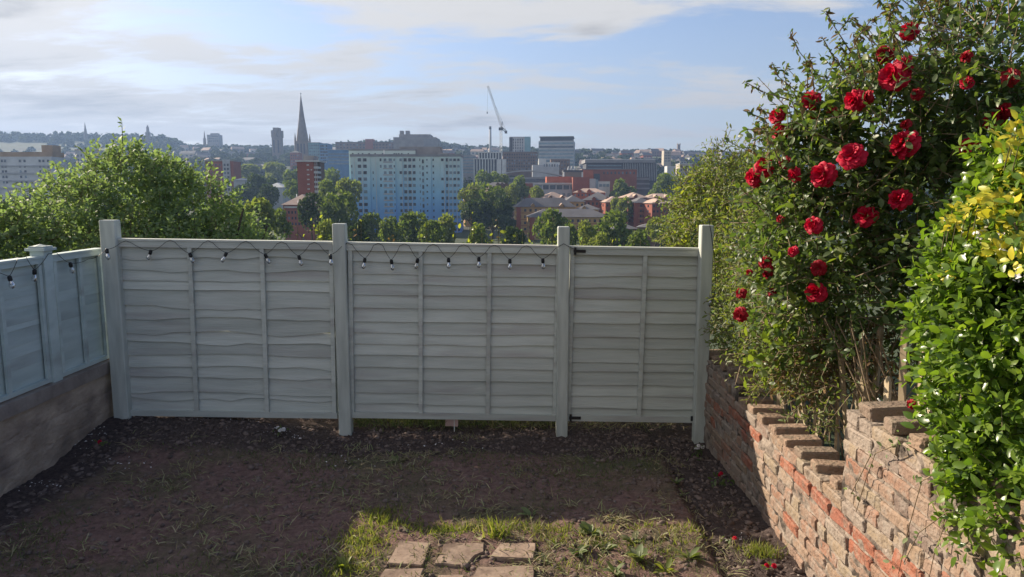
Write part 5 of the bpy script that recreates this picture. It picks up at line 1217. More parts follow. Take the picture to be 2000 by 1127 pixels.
# ------------------------------------------------------------------ creeper mass over the end of the wall (behind the last post)
def creeper():
    lm = Lumps([(1400, 440, 6.7, 95, 85, .5), (1362, 480, 6.9, 40, 50, .35), (1440, 390, 6.5, 70, 80, .45), (1405, 345, 6.5, 26, 60, .2), (1470, 480, 6.1, 75, 100, .45), (1450, 580, 5.9, 52, 90, .35), (1360, 412, 6.8, 22, 38, .2), (1500, 400, 6.2, 60, 80, .4), (1350, 500, 6.9, 45, 36, .35), (1445, 640, 5.4, 42, 60, .25), (1505, 470, 5.2, 62, 90, .32), (1500, 580, 4.9, 60, 90, .30), (1490, 690, 4.8, 45, 45, .2), (1375, 395, 6.7, 50, 60, .3)])
    root = thing('creeper', 'tangled olive green creeper spilling over the wall end behind the last fence post', 'creeper', (2.1, 6.3, 0.3)); loc = np.array(root.location)
    P, Nn = lm.sample(4600, .70, 1.08); pos, D, nr, sz, (A, B) = twigs(P, Nn, 7, .16, .043, up=.15, spread=.8, droop=.1)
    k = (pos[:, 0] > 1.78) | (pos[:, 1] > 6.0) | (pos[:, 2] > 0.75); pos, D, nr, sz = pos[k], D[k], nr[k], sz[k]
    shoots = [(1408, 350, 6.5, 1398, 268), (1410, 340, 6.5, 1388, 270), (1440, 330, 6.4, 1470, 275), (1350, 400, 6.8, 1322, 365), (1340, 440, 6.9, 1306, 420), (1378, 370, 6.7, 1365, 335), (1480, 360, 6.2, 1500, 290), (1430, 345, 6.4, 1432, 300)]
    A2, B2, ex, ed = [], [], [], []
    for a, b2, Y, c, d in shoots:
        p, q = np.array(at(a, b2, Y)), np.array(at(c, d, Y)); A2.append(p); B2.append(q)
        for t in np.linspace(.1, 1, 11): ex.append(p + (q - p) * t); ed.append(unit(RNG.normal(size=3) + unit(q - p) * .4))
    ex, ed = np.array(ex), np.array(ed); pos = np.concatenate([pos, ex]); D = np.concatenate([D, ed]); nr = np.concatenate([nr, unit(RNG.normal(size=ex.shape) + SUNV)]); sz = np.concatenate([sz, .04 * RNG.uniform(.6, 1.3, len(ex))])
    split_leaves(root, pos, D, nr, sz, LEAF_NARROW, M['jasmine'], 220)
    tag(stems_mesh('stem', np.concatenate([A[::2], np.array(A2)]) - loc, np.concatenate([B[::2], np.array(B2)]) - loc, .004, M['stem'], root), kind='stuff')
    # pale yellow-green growing tips in a few clusters
    for px, py, Y in ((1352, 362, 6.4), (1340, 385, 6.5), (1405, 470, 6.0), (1425, 402, 6.0), (1336, 440, 6.5), (1370, 425, 6.2), (1330, 470, 6.5), (1390, 390, 6.2)):
        h = lm.hit(px, py); q = np.array(h if h is not None else at(px, py, Y)) - np.array(ray(px, py)) * .03; n = 14
        pp = q + RNG.normal(size=(n, 3)) * .05; me = leaves_mesh('young_tip', pp - loc, unit(RNG.normal(size=(n, 3)) + np.array((0, -.3, .3))), unit(RNG.normal(size=(n, 3)) + SUNV), .06 * RNG.uniform(.6, 1.2, n), LEAF_HI, M['vineleaf']); tag(link('young_tip', me, root), kind='stuff')
creeper()

# ------------------------------------------------------------------ rose bush
def rose_mesh(seed, open_=1.0, mat='rosepetal'):
    rs = np.random.default_rng(seed); V = []; Fc = []; rnd = []
    rings = [(6, .10, .80, .34), (8, .20, .70, .42), (9, .30, .55, .47), (10, .40, .36, .50), (11, .48, .10, .52), (9, .50, -.25, .46)]
    for n, rad, tilt, ln in rings:
        ph = rs.uniform(0, 6.28)
        for i in range(n):
            a = ph + 2 * math.pi * i / n + rs.normal(0, .08); t = (tilt + rs.normal(0, .10)) * 1.45 / max(.6, open_); w = (2.3 * math.pi * max(rad, .14) / n) * rs.uniform(.9, 1.15); l = ln * rs.uniform(.9, 1.1); b = len(V)
            ca, sa = math.cos(a), math.sin(a)
            for u in range(4):
                fu = u / 3
                for v in (-1, -.35, .35, 1):
                    ww = w * (.45 + .75 * math.sin(math.pi * min(1, .18 + .72 * fu))) * .62
                    out = rad * .35 + l * fu * math.cos(t) * .8 + .06 * fu * fu * (1 - tilt); up = l * fu * math.sin(t) - .10 * fu ** 3 * (1.2 - tilt) + rs.normal(0, .026) - .05 * abs(v) * fu
                    lat = v * ww; out2 = out - .10 * v * v * rad * 1.5
                    V.append((ca * out2 - sa * lat, sa * out2 + ca * lat, up))
            for u in range(3):
                for v in range(3):
                    q = b + u * 4 + v; Fc.append((q, q + 1, q + 5, q + 4)); rnd.append(rs.random() if v == 0 and u == 0 else rnd[-1])
    V = np.array(V); V /= np.abs(V[:, :2]).max() * 2.0
    return np_mesh('rose', V, np.array(Fc), M[mat], np.array(rnd), True)
def rose_bush():
    lm = Lumps([(1740, 250, 3.75, 130, 130, .38), (1870, 170, 3.6, 135, 120, .42), (1970, 130, 3.4, 110, 110, .4), (1640, 330, 3.8, 115, 105, .36), (1560, 350, 3.95, 72, 95, .28), (1850, 420, 3.6, 170, 170, .45), (1610, 480, 3.9, 125, 120, .38), (1700, 590, 3.85, 165, 120, .40), (1560, 590, 4.1, 70, 90, .28), (1600, 240, 3.9, 60, 65, .22), (1950, 280, 3.5, 110, 120, .4), (1570, 690, 4.1, 75, 75, .24), (1780, 110, 3.8, 75, 70, .28)])
    root = thing('rose_bush', 'big dark green rose bush covered in red blooms above the brick wall', 'rose bush', (2.05, 3.9, 0.4)); loc = np.array(root.location)
    P, Nn = lm.sample(2500, .70, 1.12); pos, D, nr, sz, (A, B) = twigs(P, Nn, 7, .20, .043, up=.25, spread=.85)
    Pi, Ni = lm.sample(1100, .40, .72); p2, d2, n2, s2, (A3, B3) = twigs(Pi, Ni, 6, .16, .06)
    pos, D, nr, sz = (np.concatenate(q) for q in ((pos, p2), (D, d2), (nr, n2), (sz, s2)))
    # lower part of the bush is thin: bare stems show
    keep = RNG.random(len(pos)) < np.clip((pos[:, 2] - .75) / .7, .14, 1.0) * np.where(pos[:, 2] > 2.62, .62, 1.0); pos, D, nr, sz = pos[keep], D[keep], nr[keep], sz[keep]
    split_leaves(root, pos, D, nr, sz, LEAF_HI, M['roseleaf'], 180)
    # bare wands reaching into the sky with small hanging leaves
    wands = [[(1700, 190), (1660, 100), (1625, 45), (1612, 20)], [(1660, 230), (1600, 150), (1560, 100), (1543, 62)], [(1640, 250), (1570, 190), (1520, 150), (1508, 122)], [(1620, 240), (1540, 195), (1490, 180), (1455, 160)], [(1690, 150), (1670, 80), (1700, 40), (1720, 30)], [(1760, 100), (1735, 40), (1740, 12)], [(1850, 120), (1840, 50), (1830, -10)], [(1880, 110), (1862, 40), (1870, 8), (1880, 20)], [(1960, 100), (1955, 50), (1935, -10)], [(1985, 90), (1978, 40), (1995, 15)], [(1560, 250), (1500, 260), (1475, 275), (1465, 300)], [(1800, 90), (1790, 40), (1812, 12), (1822, 35)], [(1905, 120), (1930, 90), (1990, 60), (2010, 40)], [(1720, 140), (1695, 60), (1660, 35), (1640, 60)], [(1920, 130), (1900, 50), (1850, 15)]]
    for _ in range(26):
        a = random.uniform(1500, 1990); h = lm.hit(a, 330); t0 = min((y for y in range(0, 400, 10) if lm.hit(a, y) is not None), default=None)
        if t0 is None: continue
        b2 = a + random.gauss(-25, 30); wands.append([(a, t0 + 45), ((a + b2) / 2 + random.gauss(0, 8), t0 - 5), (b2, t0 - random.uniform(25, 75)), (b2 + random.gauss(-14, 14), t0 - random.uniform(35, 70))])
    A2, B2, wp, wd = [], [], [], []
    for w in wands:
        Y = RNG.uniform(3.5, 4.0); Q = [np.array(at(a, b2, Y)) for a, b2 in w]
        for a, b2 in zip(Q[:-1], Q[1:]):
            A2.append(a); B2.append(b2)
            for t in np.linspace(0, 1, 9)[1:]:
                for _ in range(2): wp.append(a + (b2 - a) * t + RNG.normal(size=3) * .006); wd.append(unit(RNG.normal(size=3) * .9 + np.array((0, 0, -.35))))
    wp, wd = np.array(wp), np.array(wd)
    me = leaves_mesh('wand_foliage', wp - loc, wd, unit(RNG.normal(size=wp.shape) + SUNV * .5), .036 * RNG.uniform(.6, 1.3, len(wp)), LEAF_NARROW, [M['roseleaf'], M['deadleaf'], M['jasmine']], midx=RNG.integers(0, 3, len(wp))); tag(link('wand_foliage', me, root), kind='stuff')
    tag(stems_mesh('wand', np.array(A2) - loc, np.array(B2) - loc, .0045, M['stem'], root), kind='stuff')
    tag(stems_mesh('twig', np.concatenate([A[::2], A3]) - loc, np.concatenate([B[::2], B3]) - loc, .0035, M['stem'], root), kind='stuff')
    # main canes from behind the wall up into the bush
    m = MB(); rs = random.Random(5)
    for i in range(60):
        y = rs.uniform(-1.0, 1.2); m.tube([(rs.uniform(-.16, .1), y, rs.uniform(0, .1)), (rs.uniform(-.30, 0), y + rs.gauss(0, .12), .45), (rs.uniform(-.42, 0), y + rs.gauss(0, .2), .95)], [rs.uniform(.004, .009), .005, .003], 5)
    m.build('cane', M['stem'], root)
    P, Nn = Lumps([(1500, 745, 4.6, 48, 42, .15), (1590, 790, 3.9, 42, 55, .15), (1690, 765, 3.5, 85, 26, .15), (1545, 700, 4.3, 60, 60, .2), (1640, 700, 3.9, 90, 60, .25)]).sample(330, .3, 1.05); pos, D, nr, sz, (A4, B4) = twigs(P, Nn, 6, .12, .036, up=-.1, spread=.9)
    tag(link('low_foliage', leaves_mesh('low_foliage', pos - loc, D, nr, sz, LEAF_NARROW, M['jasmine']), root), kind='stuff'); tag(stems_mesh('low_twig', A4 - loc, B4 - loc, .003, M['stem'], root), kind='stuff')
    # dead, brown leaves hang low in the bush
    P, Nn = Lumps([(1650, 700, 4.0, 110, 60, .3), (1750, 690, 3.7, 90, 70, .3), (1560, 740, 4.2, 60, 50, .2)]).sample(420, .3, 1.0); pos, D, nr, sz, _ = twigs(P, Nn, 4, .1, .04, up=-.3)
    me = leaves_mesh('dry_foliage', pos - loc, D, nr, sz, LEAF_NARROW, M['deadleaf']); tag(link('dry_foliage', me, root), kind='stuff')
    # fresh light green leaf sprays
    yp = leaf_proto(LEAF_HI, M['newleaf'])
    for px, py in ((1545, 662), (1478, 700), (1500, 735), (1530, 640), (1690, 130), (1600, 255), (1585, 230), (1660, 205), (1548, 400), (1640, 215), (1515, 690), (1890, 130), (1760, 330), (1640, 500), (1530, 505), (1500, 660), (1555, 610), (1480, 560)):
        h = lm.hit(px, py); q = np.array(h if h is not None else at(px, py, 4.1)) - np.array(ray(px, py)) * .03; n = 16 if px < 1560 and py > 600 else 7
        pp = q + RNG.normal(size=(n, 3)) * (.05 if n > 7 else .035); X, Y_, Z = frames(unit(RNG.normal(size=(n, 3)) + np.array((-.3, 0, .2))), unit(RNG.normal(size=(n, 3)) * .5 + SUNV))
        for i in range(n):
            o = bpy.data.objects.new('leaf', yp); COL.objects.link(o); o.parent = root; o.matrix_local = mat4(pp[i] - loc, X[i], Y_[i], Z[i], .065 * RNG.uniform(.7, 1.2))
    # blooms
    blooms = [(1776, 60, 31), (1727, 104, 32), (1742, 148, 52), (1760, 128, 40), (1582, 196, 36), (1516, 225, 32), (1521, 256, 35), (1668, 196, 40), (1692, 190, 26), (1663, 302, 52), (1762, 280, 52), (1605, 341, 48), (1755, 388, 40), (1493, 325, 38), (1470, 346, 36), (1533, 316, 25), (1550, 342, 30), (1587, 440, 34), (1592, 570, 40), (1598, 525, 30), (1492, 512, 26), (1446, 573, 22), (1444, 616, 30), (1498, 535, 20), (1548, 490, 22), (1463, 532, 14), (1506, 570, 17), (1523, 428, 17), (1892, 287, 40), (1937, 237, 32), (1690, 420, 42), (1768, 243, 20), (1790, 183, 22), (1886, 110, 20), (1624, 215, 20), (1887, 160, 22), (1970, 150, 30), (1958, 218, 28), (1590, 228, 16), (1475, 356, 22), (1503, 522, 14), (1780, 790, 18)]
    V = [rose_mesh(s, o) for s, o in ((1, 1.0), (2, 1.0), (3, .85), (4, 1.15))] + [rose_mesh(5, 1.0, 'darkpetal'), rose_mesh(6, 1.2, 'darkpetal')]; bud = rose_mesh(9, .7, 'darkpetal')
    rs = np.random.default_rng(6)
    for px, py, d in blooms:
        h = lm.hit(px, py); q = h if h is not None else at(px, py, 4.0)
        if py > 780: q = at(px, py, 3.0)
        q = Vector(q) - ray(px, py).normalized() * (rs.uniform(.03, .09) if d < 34 else .075); dist = (q - Vector((0, 0, CAMZ))).length; s = d * 1.02 * dist / F
        n = (-(q - Vector((0, 0, CAMZ))).normalized() * .55 + Vector((-.75, .05, .22)) + Vector(rs.normal(0, .30, 3))).normalized()
        o = link('rose', (bud if d < 21 else V[rs.integers(4) if d > 32 else rs.integers(6)]), root); rot = n.to_track_quat('Z', 'Y').to_matrix().to_4x4() @ Matrix.Rotation(rs.uniform(0, 6.28), 4, 'Z')
        o.matrix_local = Matrix.Translation(q - root.location) @ rot @ Matrix.Diagonal((s, s, s * 1.1, 1))
rose_bush()

# ------------------------------------------------------------------ bright hedge and golden shrub at the right
def hedge():
    lm = Lumps([(1935, 500, 2.75, 62, 85, .20), (1908, 630, 2.65, 78, 110, .2), (1945, 770, 2.5, 98, 125, .24), (1975, 915, 2.4, 92, 125, .22), (1990, 620, 2.5, 95, 150, .28), (2000, 1015, 2.3, 85, 85, .2), (1990, 450, 2.7, 60, 85, .25), (1985, 330, 2.9, 45, 60, .2), (1915, 445, 2.8, 30, 30, .12), (1880, 560, 2.7, 40, 50, .15)])
    root = thing('leafy_hedge', 'bright green small leaved hedge hanging over the brick wall at the right', 'hedge', (1.95, 2.5, 0.4)); loc = np.array(root.location)
    P, Nn = lm.sample(2000, .72, 1.08)
    pos, D, nr, sz, (A, B) = twigs(P, Nn, 8, .11, .044, up=.25, spread=.65, jit=.2)
    Pi, Ni = lm.sample(900, .35, .72); p2, d2, n2, s2, _ = twigs(Pi, Ni, 6, .12, .036)
    pos, D, nr, sz = (np.concatenate(q) for q in ((pos, p2), (D, d2), (nr, n2), (sz, s2)))
    split_leaves(root, pos, D, nr, sz, LEAF_HI, M['privet'], 300)
    tag(stems_mesh('twig', A[::2] - loc, B[::2] - loc, .0022, M['greenstem'], root), kind='stuff')
    m = MB(); rs = random.Random(8)
    for i in range(16):
        y = rs.uniform(-.5, .5); m.tube([(rs.uniform(-.05, .3), y, 0), (rs.uniform(-.2, .2), y + rs.gauss(0, .1), .7), (rs.uniform(-.25, .2), y + rs.gauss(0, .15), 1.5)], [.012, .009, .004], 5)
    m.build('stem', M['stem'], root)
    # golden shrub growing through it: whorls of long leaves
    g = thing('golden_shrub', 'yellow leaved shrub growing through the bright hedge at the right edge', 'shrub', (2.0, 2.6, 0.4)); gl = np.array(g.location)
    wh = [(1975, 300, 1), (1995, 265, .9), (1962, 335, .9), (1990, 345, 1), (1935, 372, 1), (1915, 385, .8), (1960, 385, .9), (1985, 420, 1.1), (1955, 430, 1), (1925, 440, .8), (1990, 470, 1), (1960, 475, 1), (1940, 490, .9), (1860, 410, .6), (1885, 425, .6), (1870, 440, .55), (1845, 535, .5), (1860, 520, .45), (1900, 455, .6), (1985, 515, .8), (1990, 235, .8), (1850, 430, .4), (1835, 545, .35), (1890, 400, .5)]
    pr = leaf_proto(LEAF_HI, M['yellow']); A2, B2 = [], []; wh = wh + [(a + random.gauss(0, 16), b2 + random.gauss(0, 16), c * .75) for a, b2, c in wh[:18]]
    for px, py, s in wh:
        h = lm.hit(px, py); q = np.array(h if h is not None else at(px, py, 2.6)); q = q - np.array(ray(px, py)) * .06; n = 11
        up = unit(np.array((-.25, -.45, .55)) + RNG.normal(size=3) * .25); A2.append(q + np.array((.05, .1, -.12))); B2.append(q)
        for i in range(n):
            a = 2 * math.pi * i / n + RNG.uniform(-.3, .3); x = unit(np.cross(up, np.array((.3, 1, .1)))); y = np.cross(up, x); d = unit(x * math.cos(a) + y * math.sin(a) + up * RNG.uniform(-.5, .5) + RNG.normal(size=3) * .2); X, Y_, Z = frames(d[None], unit(up + RNG.normal(size=3) * .2)[None])
            o = bpy.data.objects.new('leaf', pr); COL.objects.link(o); o.parent = g; o.matrix_local = mat4(q - gl + RNG.normal(size=3) * .018, X[0], Y_[0], Z[0], .054 * s * RNG.uniform(.55, 1.25))
    tag(stems_mesh('stem', np.array(A2) - gl, np.array(B2) - gl, .003, M['greenstem'], g), kind='stuff')
    # faded white blossom between the golden leaves
    for px, py in ((1942, 402), (1916, 460), (1968, 488), (1990, 535), (1950, 465)):
        h = lm.hit(px, py); q = np.array(h if h is not None else at(px, py, 2.6)) - np.array(ray(px, py)) * .07; n = 12; pp = q + RNG.normal(size=(n, 3)) * .012
        link('blossom', leaves_mesh('blossom', pp - gl, unit(RNG.normal(size=(n, 3))), unit(RNG.normal(size=(n, 3))), .018 * RNG.uniform(.7, 1.3, n), LEAF_LO, M['blossom']), g)
hedge()
def wall_trails():
    r = thing('trailing_stems', 'thin brown bramble stems trailing down the face of the near brick wall', 'plant', (1.55, 3.0, 0.3)); rs = random.Random(4)
    for w in ([(1752, 868), (1710, 885), (1690, 940), (1672, 1000)], [(1860, 905), (1800, 940), (1775, 1030), (1755, 1120)], [(1830, 960), (1850, 1010), (1825, 1080), (1815, 1127)], [(1905, 1005), (1850, 1000), (1795, 1040), (1765, 1100)], [(1700, 890), (1680, 930), (1662, 965)]):
        m = MB(); P = [onx(a, b2, 1.565) - r.location for a, b2 in w]; m.tube(P, [.0028, .0024, .002, .0014][:len(P)], 5); m.build('stem', M['stem'], r, True)
    pts = np.array([tuple(onx(a, b2, 1.56)) for a, b2 in ((1752, 868), (1740, 865), (1700, 895), (1660, 960), (1860, 905), (1845, 915), (1800, 945), (1760, 1100), (1850, 1005), (1835, 1060), (1900, 1005), (1880, 1000), (1790, 1045), (1725, 875))]); pts = np.repeat(pts, 5, 0) + RNG.normal(size=(len(pts) * 5, 3)) * .02; n = len(pts)
    tag(link('foliage', leaves_mesh('foliage', pts - np.array(r.location), unit(RNG.normal(size=(n, 3))), unit(RNG.normal(size=(n, 3)) + SUNV), .028 * RNG.uniform(.6, 1.2, n), LEAF_HI, M['bushleaf']), r), kind='stuff')
    p = at(1738, 790, 3.35); c = thing('white_wire', 'short white wire lying curved across the gapped bricks on the wall', 'wire', p); m = MB(); m.tube([(-.06, 0, .03), (-.04, 0, .008), (0, 0, 0), (.05, 0, .004), (.08, .01, .012)], .004, 6); m.build('strand', M['white'], c, True)
wall_trails()

# ------------------------------------------------------------------ on the soil: grass, weeds, straw, clods, small plants
def soil_pts(n, box, dens=None):
    x = RNG.uniform(box[0], box[1], n); y = RNG.uniform(box[2], box[3], n); P = []
    for a, b2 in zip(x, y):
        if dens is None or random.random() < dens(a, b2): P.append((a, b2, soil_z(a, b2)))
    return np.array(P)
def onsoil(px, py):
    p = onz(px, py, 0.0); p = onz(px, py, soil_z(p.x, p.y)); return p
def blades(name, P, h, lean, mat, w=.07, parent=None, loc=None, kind='stuff'):
    n = len(P); D = unit(RNG.normal(size=(n, 3)) * lean + np.array((0, 0, 1.0))); Nn = unit(np.cross(D, RNG.normal(size=(n, 3)))); T = np.array([(-w, 0, 0), (w, 0, 0), (-w * .8, .5, .03), (w * .8, .5, .03), (0, 1, .22)]); Fc = np.array([(0, 1, 3), (0, 3, 2), (2, 3, 4)])
    Q = P - (0 if loc is None else np.array(loc)); Q = Q - D * .004
    return tag(link(name, leaves_mesh(name, Q, D, Nn, h * RNG.uniform(.45, 1.2, n), (T, Fc), mat, None, False), parent), kind=kind)
def ground_cover():
    # bright strip of grass curling round the pavers
    strip = [(690, 1065), (715, 1035), (745, 1012), (745, 1000), (775, 1028), (830, 1032), (880, 1035), (930, 1030), (985, 1025), (1040, 1030), (1075, 1040), (1120, 1035), (1180, 1035), (1250, 1030), (1330, 1030), (1350, 1035), (670, 1095), (685, 1110), (705, 1080), (660, 1120), (700, 1055), (860, 1040), (1080, 1060), (1150, 1062), (1210, 1070), (1280, 1078), (1330, 1062), (1100, 1110), (1160, 1105), (1270, 1105), (1370, 1050), (725, 1060)]
    P = []
    for px, py in strip:
        c = onsoil(px, py); n = 150 if px < 1100 else 70
        q = RNG.normal(size=(n, 2)) * np.array((.075, .040)) + np.array((c.x, c.y)); P += [(a, b2, soil_z(a, b2)) for a, b2 in q]
    blades('grass', np.array(P), .052, .6, M['grass'], .05)
    # thin dull grass and moss over the trodden soil
    P = soil_pts(44000, (-3.0, 1.12, 3.2, 5.35), lambda a, b2: max(0.02, (fbm(a, b2, 1.2, 3, 21.0) + .12) * .9) * (1 - .85 * bed_mask(a, b2)))
    blades('dull_grass', P, .044, .9, M['dullgrass'], .05)
    # dry straw lying about, in tufts
    c = soil_pts(1400, (-3.0, 1.3, 3.1, 5.5), lambda a, b2: .25 + max(0, fbm(a, b2, 1.6, 3, 33.0)) * 2.2 - .2 * (a > -.5) * (b2 > 4.4)); P = np.repeat(c, 9, 0); P[:, :2] += RNG.normal(size=(len(P), 2)) * .035; n = len(P); P[:, 2] += RNG.uniform(.003, .015, n)
    D = RNG.normal(size=(n, 3)); D[:, 2] = np.abs(D[:, 2]) * .28 + .03; D = unit(D); T = np.array([(-.035, 0, 0), (.035, 0, 0), (-.035, .5, .1), (.035, .5, .1), (0, 1, .0)]); Fc = np.array([(0, 1, 3), (0, 3, 2), (2, 3, 4)])
    tag(link('straw', leaves_mesh('straw', P, D, unit(np.array((0, 0, 1.0)) + RNG.normal(size=(n, 3)) * .3), .066 * RNG.uniform(.4, 1.4, n), (T, Fc), M['straw'], None, False)), kind='stuff')
    # clods and pebbles
    ico = bmesh.new(); bmesh.ops.create_icosphere(ico, subdivisions=1, radius=1.0); iv = np.array([tuple(v.co) for v in ico.verts]); ifc = np.array([[v.index for v in f.verts] for f in ico.faces]); ico.free()
    def lumps(name, P, s, mat):
        n = len(P); V = iv[None] * (1 + RNG.normal(size=(n, len(iv), 1)) * .2) * RNG.uniform(.6, 1.4, (n, 1, 3)) * np.array((1, 1, .7)); V = P[:, None] + V * s[:, None, None]; FF = (ifc[None] + (np.arange(n) * len(iv))[:, None, None]).reshape(-1, 3)
        tag(link(name, np_mesh(name, V.reshape(-1, 3), FF, mat, np.repeat(RNG.random(n), len(ifc)))), kind='stuff')
    P = soil_pts(15000, (-3.25, 1.58, 3.0, 5.95), lambda a, b2: .4 + .6 * bed_mask(a, b2)); lumps('soil_clods', P, .004 + .019 * RNG.random(len(P)) ** 3, M['clod'])
    P = soil_pts(700, (-3.2, 1.55, 3.0, 5.9), lambda a, b2: .3 + .6 * bed_mask(a, b2)); lumps('pebbles', P, .003 + .006 * RNG.random(len(P)) ** 2, M['pebble'])
    # sawdust-pale petals scattered on the beds
    P = []
    for px, py, n, sx, sy in ((545, 845, 34, .10, .05), (175, 850, 30, .05, .16), (60, 945, 26, .12, .05), (240, 905, 18, .12, .05), (670, 900, 14, .2, .06), (470, 818, 14, .2, .03), (870, 870, 10, .2, .06), (1440, 1052, 22, .06, .02)):
        c = onsoil(px, py); q = RNG.normal(size=(n, 2)) * np.array((sx, sy)) + np.array((c.x, c.y)); P += [(a, b2, soil_z(a, b2) + .008) for a, b2 in q]
    P = np.array(P); n = len(P); tag(link('fallen_petals', leaves_mesh('fallen_petals', P, unit(RNG.normal(size=(n, 3)) * np.array((1, 1, .3))), unit(np.array((0, 0, 1.0)) + RNG.normal(size=(n, 3)) * .4), .017 * RNG.uniform(.6, 1.3, n), LEAF_LO, M['blossom'])), kind='stuff')
    # rough grass in the gap behind the fence foot
    P = np.stack([RNG.uniform(-1.4, .4, 1500), RNG.uniform(5.92, 6.3, 1500), np.zeros(1500)], 1); blades('rough_grass', P, .14, .7, M['dullgrass'], .03)
    P = np.stack([RNG.uniform(-.2, 1.5, 900), RNG.uniform(5.9, 6.3, 900), np.zeros(900)], 1); blades('straw_grass', P, .10, 1.2, M['straw'], .03)
ground_cover()
def rosette(name, label, cat, px, py, n, ln, mat, up=.35, group=None, nar=False, extra=None):
    p = onsoil(px, py); r = thing(name, label, cat, p, 0, group); pr = leaf_proto(LEAF_NARROW if nar else LEAF_HI, mat)
    for i in range(n):
        a = 2 * math.pi * i / n + random.uniform(-.3, .3); u = up * random.uniform(.3, 1.6); a += random.gauss(0, .5); d = unit(np.array((math.cos(a), math.sin(a), u))); X, Y_, Z = frames(d[None], np.array((0, 0, 1.0))[None] + RNG.normal(size=(1, 3)) * .25)
        o = bpy.data.objects.new('leaf', pr); COL.objects.link(o); o.parent = r; o.matrix_local = mat4(d * .008 + np.array((0, 0, .002)), X[0], Y_[0], Z[0], ln * random.choice((.35, .5, .7, .9, 1.0)))
    return r
W = 'broad leaved weeds on the bare soil'
rosette('weed', 'curled weed with broad pale leaves at the shade edge, right of the pavers', 'weed', 1155, 1042, 20, .085, M['weed'], .5, W)
rosette('weed', 'flat grey green weed beside the plain paver', 'weed', 1128, 1080, 17, .085, M['weed'], .3, W)
rosette('weed', 'tall leaved weed near the bottom edge, between the pavers and the dug bed', 'weed', 1245, 1095, 20, .10, M['weed'], .9, W)
rosette('weed', 'long bladed weed on the grass edge of the dug bed', 'weed', 1345, 1092, 20, .10, M['weed'], .7, W, True)
rosette('weed', 'weed at the bottom edge right of the largest paver', 'weed', 1200, 1120, 18, .08, M['weed'], .5, W)
rosette('weed', 'small two leaved seedling in the shade left of the grass strip', 'weed', 588, 1090, 4, .08, M['weed'], 2.0, W, True)
rosette('weed', 'dark flat weed on the soil above the grass strip', 'weed', 775, 905, 8, .09, M['dullgrass'], .5, W, True)
rosette('weed', 'weed with one long bright blade lying in the shade right of the tuft', 'weed', 1040, 1008, 5, .11, M['weed'], .25, W, True)
rosette('weed', 'spindly weed at the top edge of the dug bed', 'weed', 1320, 945, 8, .07, M['weed'], .6, W, True)
rosette('weed', 'spindly weed overhanging the dug bed edge halfway down', 'weed', 1335, 968, 7, .06, M['weed'], .5, W, True)
rosette('weed', 'low spreading weed on the sunlit soil just above the tall leaved weed', 'weed', 1235, 1058, 16, .075, M['weed'], .4, W)
rosette('weed', 'narrow leaved weed between the flat grey weed and the tall leaved weed', 'weed', 1180, 1075, 14, .08, M['weed'], .6, W, True)
rosette('weed', 'little weed hard against the plain paver\'s right edge', 'weed', 1062, 1098, 10, .05, M['weed'], .6, W)
rosette('weed', 'yellowish weed at the bottom edge beside the dug bed', 'weed', 1300, 1118, 16, .09, M['vineleaf'], .6, W, True)
rosette('weed', 'half dried weed on the sunlit soil below the shadow line', 'weed', 1290, 1050, 14, .07, M['straw'], .5, W, True)
rosette('weed', 'bright weed in the corner below the grass strip, left of the ragged paver', 'weed', 672, 1112, 14, .075, M['vineleaf'], .8, W, True)
rosette('dead_leaf', 'pale curled dead leaf lying before the grass tuft', 'leaf', 935, 1050, 3, .085, M['straw'], .25)
def tuft(label, px, py, n, h, mat, sx=.03, name='grass_tuft', lean=.35):
    p = onsoil(px, py); r = thing(name, label, 'grass', p, 0, 'grass tufts'); q = RNG.normal(size=(n, 3)) * np.array((sx, sx * .7, 0)); return blades('blades', q, h, lean, mat, .035, r, None, 'stuff')
tuft('tall yellow green grass tuft above the plain paver', 972, 1048, 110, .115, M['grass'], .035)
tuft('short bright grass tuft at the left corner of the grass strip', 740, 1018, 120, .075, M['grass'], .045)
tuft('low round clump of fine pale grass in the dug bed by the brick wall', 1485, 1078, 420, .055, M['grass'], .055)
tuft('dry straw heap on the bed under the middle panel', 910, 858, 130, .07, M['straw'], .06, 'grass_tuft', 1.6)
tuft('thin dry tuft low on the dug bed', 1415, 1003, 90, .05, M['straw'], .05, 'grass_tuft', 1.2)
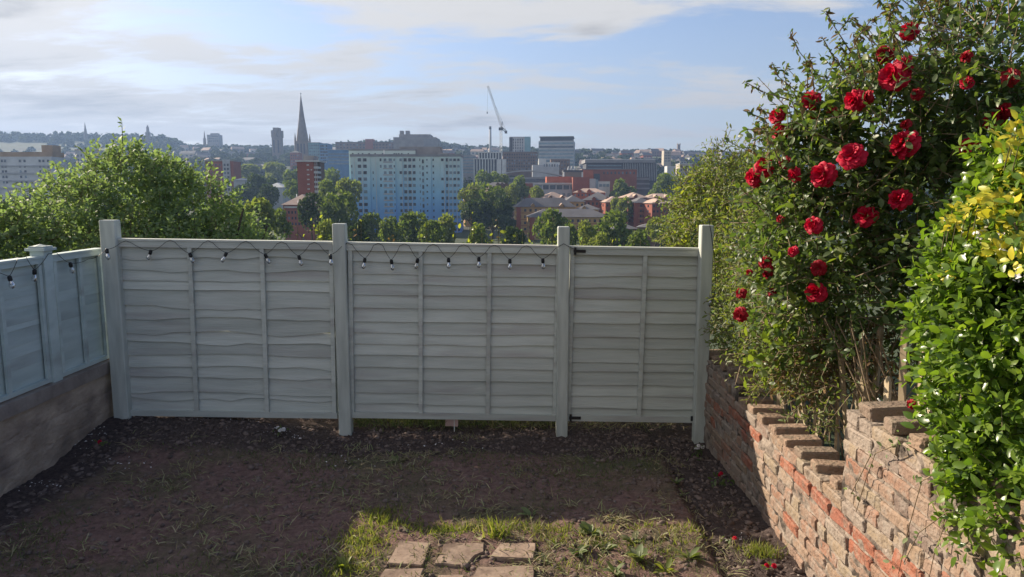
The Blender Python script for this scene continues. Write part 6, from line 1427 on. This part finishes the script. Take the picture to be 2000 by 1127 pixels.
def flower_plant(label, px, py, col, nf, hgt, leafmat_=None, nl=26):
    p = onsoil(px, py); r = thing('flower_plant', label, 'flower', p, 0, 'small flowering plants in the dug bed'); n = nl
    q = RNG.normal(size=(n, 3)) * np.array((.035, .03, 0)) + np.array((0, 0, 1)) * RNG.uniform(.01, hgt, (n, 1)); tag(link('foliage', leaves_mesh('foliage', q, unit(RNG.normal(size=(n, 3))), unit(RNG.normal(size=(n, 3)) + SUNV), .038 * RNG.uniform(.6, 1.2, n), LEAF_HI, leafmat_ or M['roseleaf']), r), kind='stuff')
    me = rose_mesh(30, 1.1); me.materials.clear(); me.materials.append(col); m = MB()
    for i in range(nf):
        x, y, z = random.gauss(0, .03), random.gauss(0, .02), hgt * random.uniform(.85, 1.15); o = link('flower', me, r, (x, y, z), (random.uniform(-.4, .8), random.uniform(-.4, .4), 0)); o.scale = (.032,) * 3
        m.tube([(x * .3, y * .3, 0), (x, y, z)], .0016, 4)
    m.build('stem', M['greenstem'], r)
flower_plant('small plant with white blossoms near the foot of the last fence post', 1365, 893, M['blossom'], 5, .09)
flower_plant('small dark plant with one red flower in the shaded bed', 1405, 948, M['rosepetal'], 2, .08)
flower_plant('low plant with a crimson flower beside the white petals', 1418, 1058, M['rosepetal'], 1, .03, None, 6)
flower_plant('crimson flower at the bottom edge of the dug bed', 1499, 1112, M['rosepetal'], 2, .03, None, 5)
flower_plant('small pink flower among white petals by the rendered wall', 196, 872, M['rosepetal'], 1, .04, M['dullgrass'], 14)
flower_plant('low plant with tiny white flowers in front of the wavy boarded panel', 548, 845, M['blossom'], 7, .03, M['dullgrass'], 14)
flower_plant('low dark plant in the bed before the gate', 1240, 860, M['blossom'], 0, .07, M['bushleaf'], 40) if False else None

# ------------------------------------------------------------------ air between here and the far hills
def haze():
    m = bpy.data.materials.new('haze'); m.use_nodes = True; nt = m.node_tree; nt.nodes.clear()
    o = nt.nodes.new('ShaderNodeOutputMaterial'); v = nt.nodes.new('ShaderNodeVolumePrincipled')
    v.inputs['Color'].default_value = (0.40, 0.60, 1.0, 1); v.inputs['Density'].default_value = 0.00020; v.inputs['Anisotropy'].default_value = 0.25
    nt.links.new(v.outputs[0], o.inputs['Volume'])
    b = MB(); b.box(-5900, 5900, -220, 2650, -24, 240); h = b.build('haze', m); tag(h, kind='stuff')
haze()
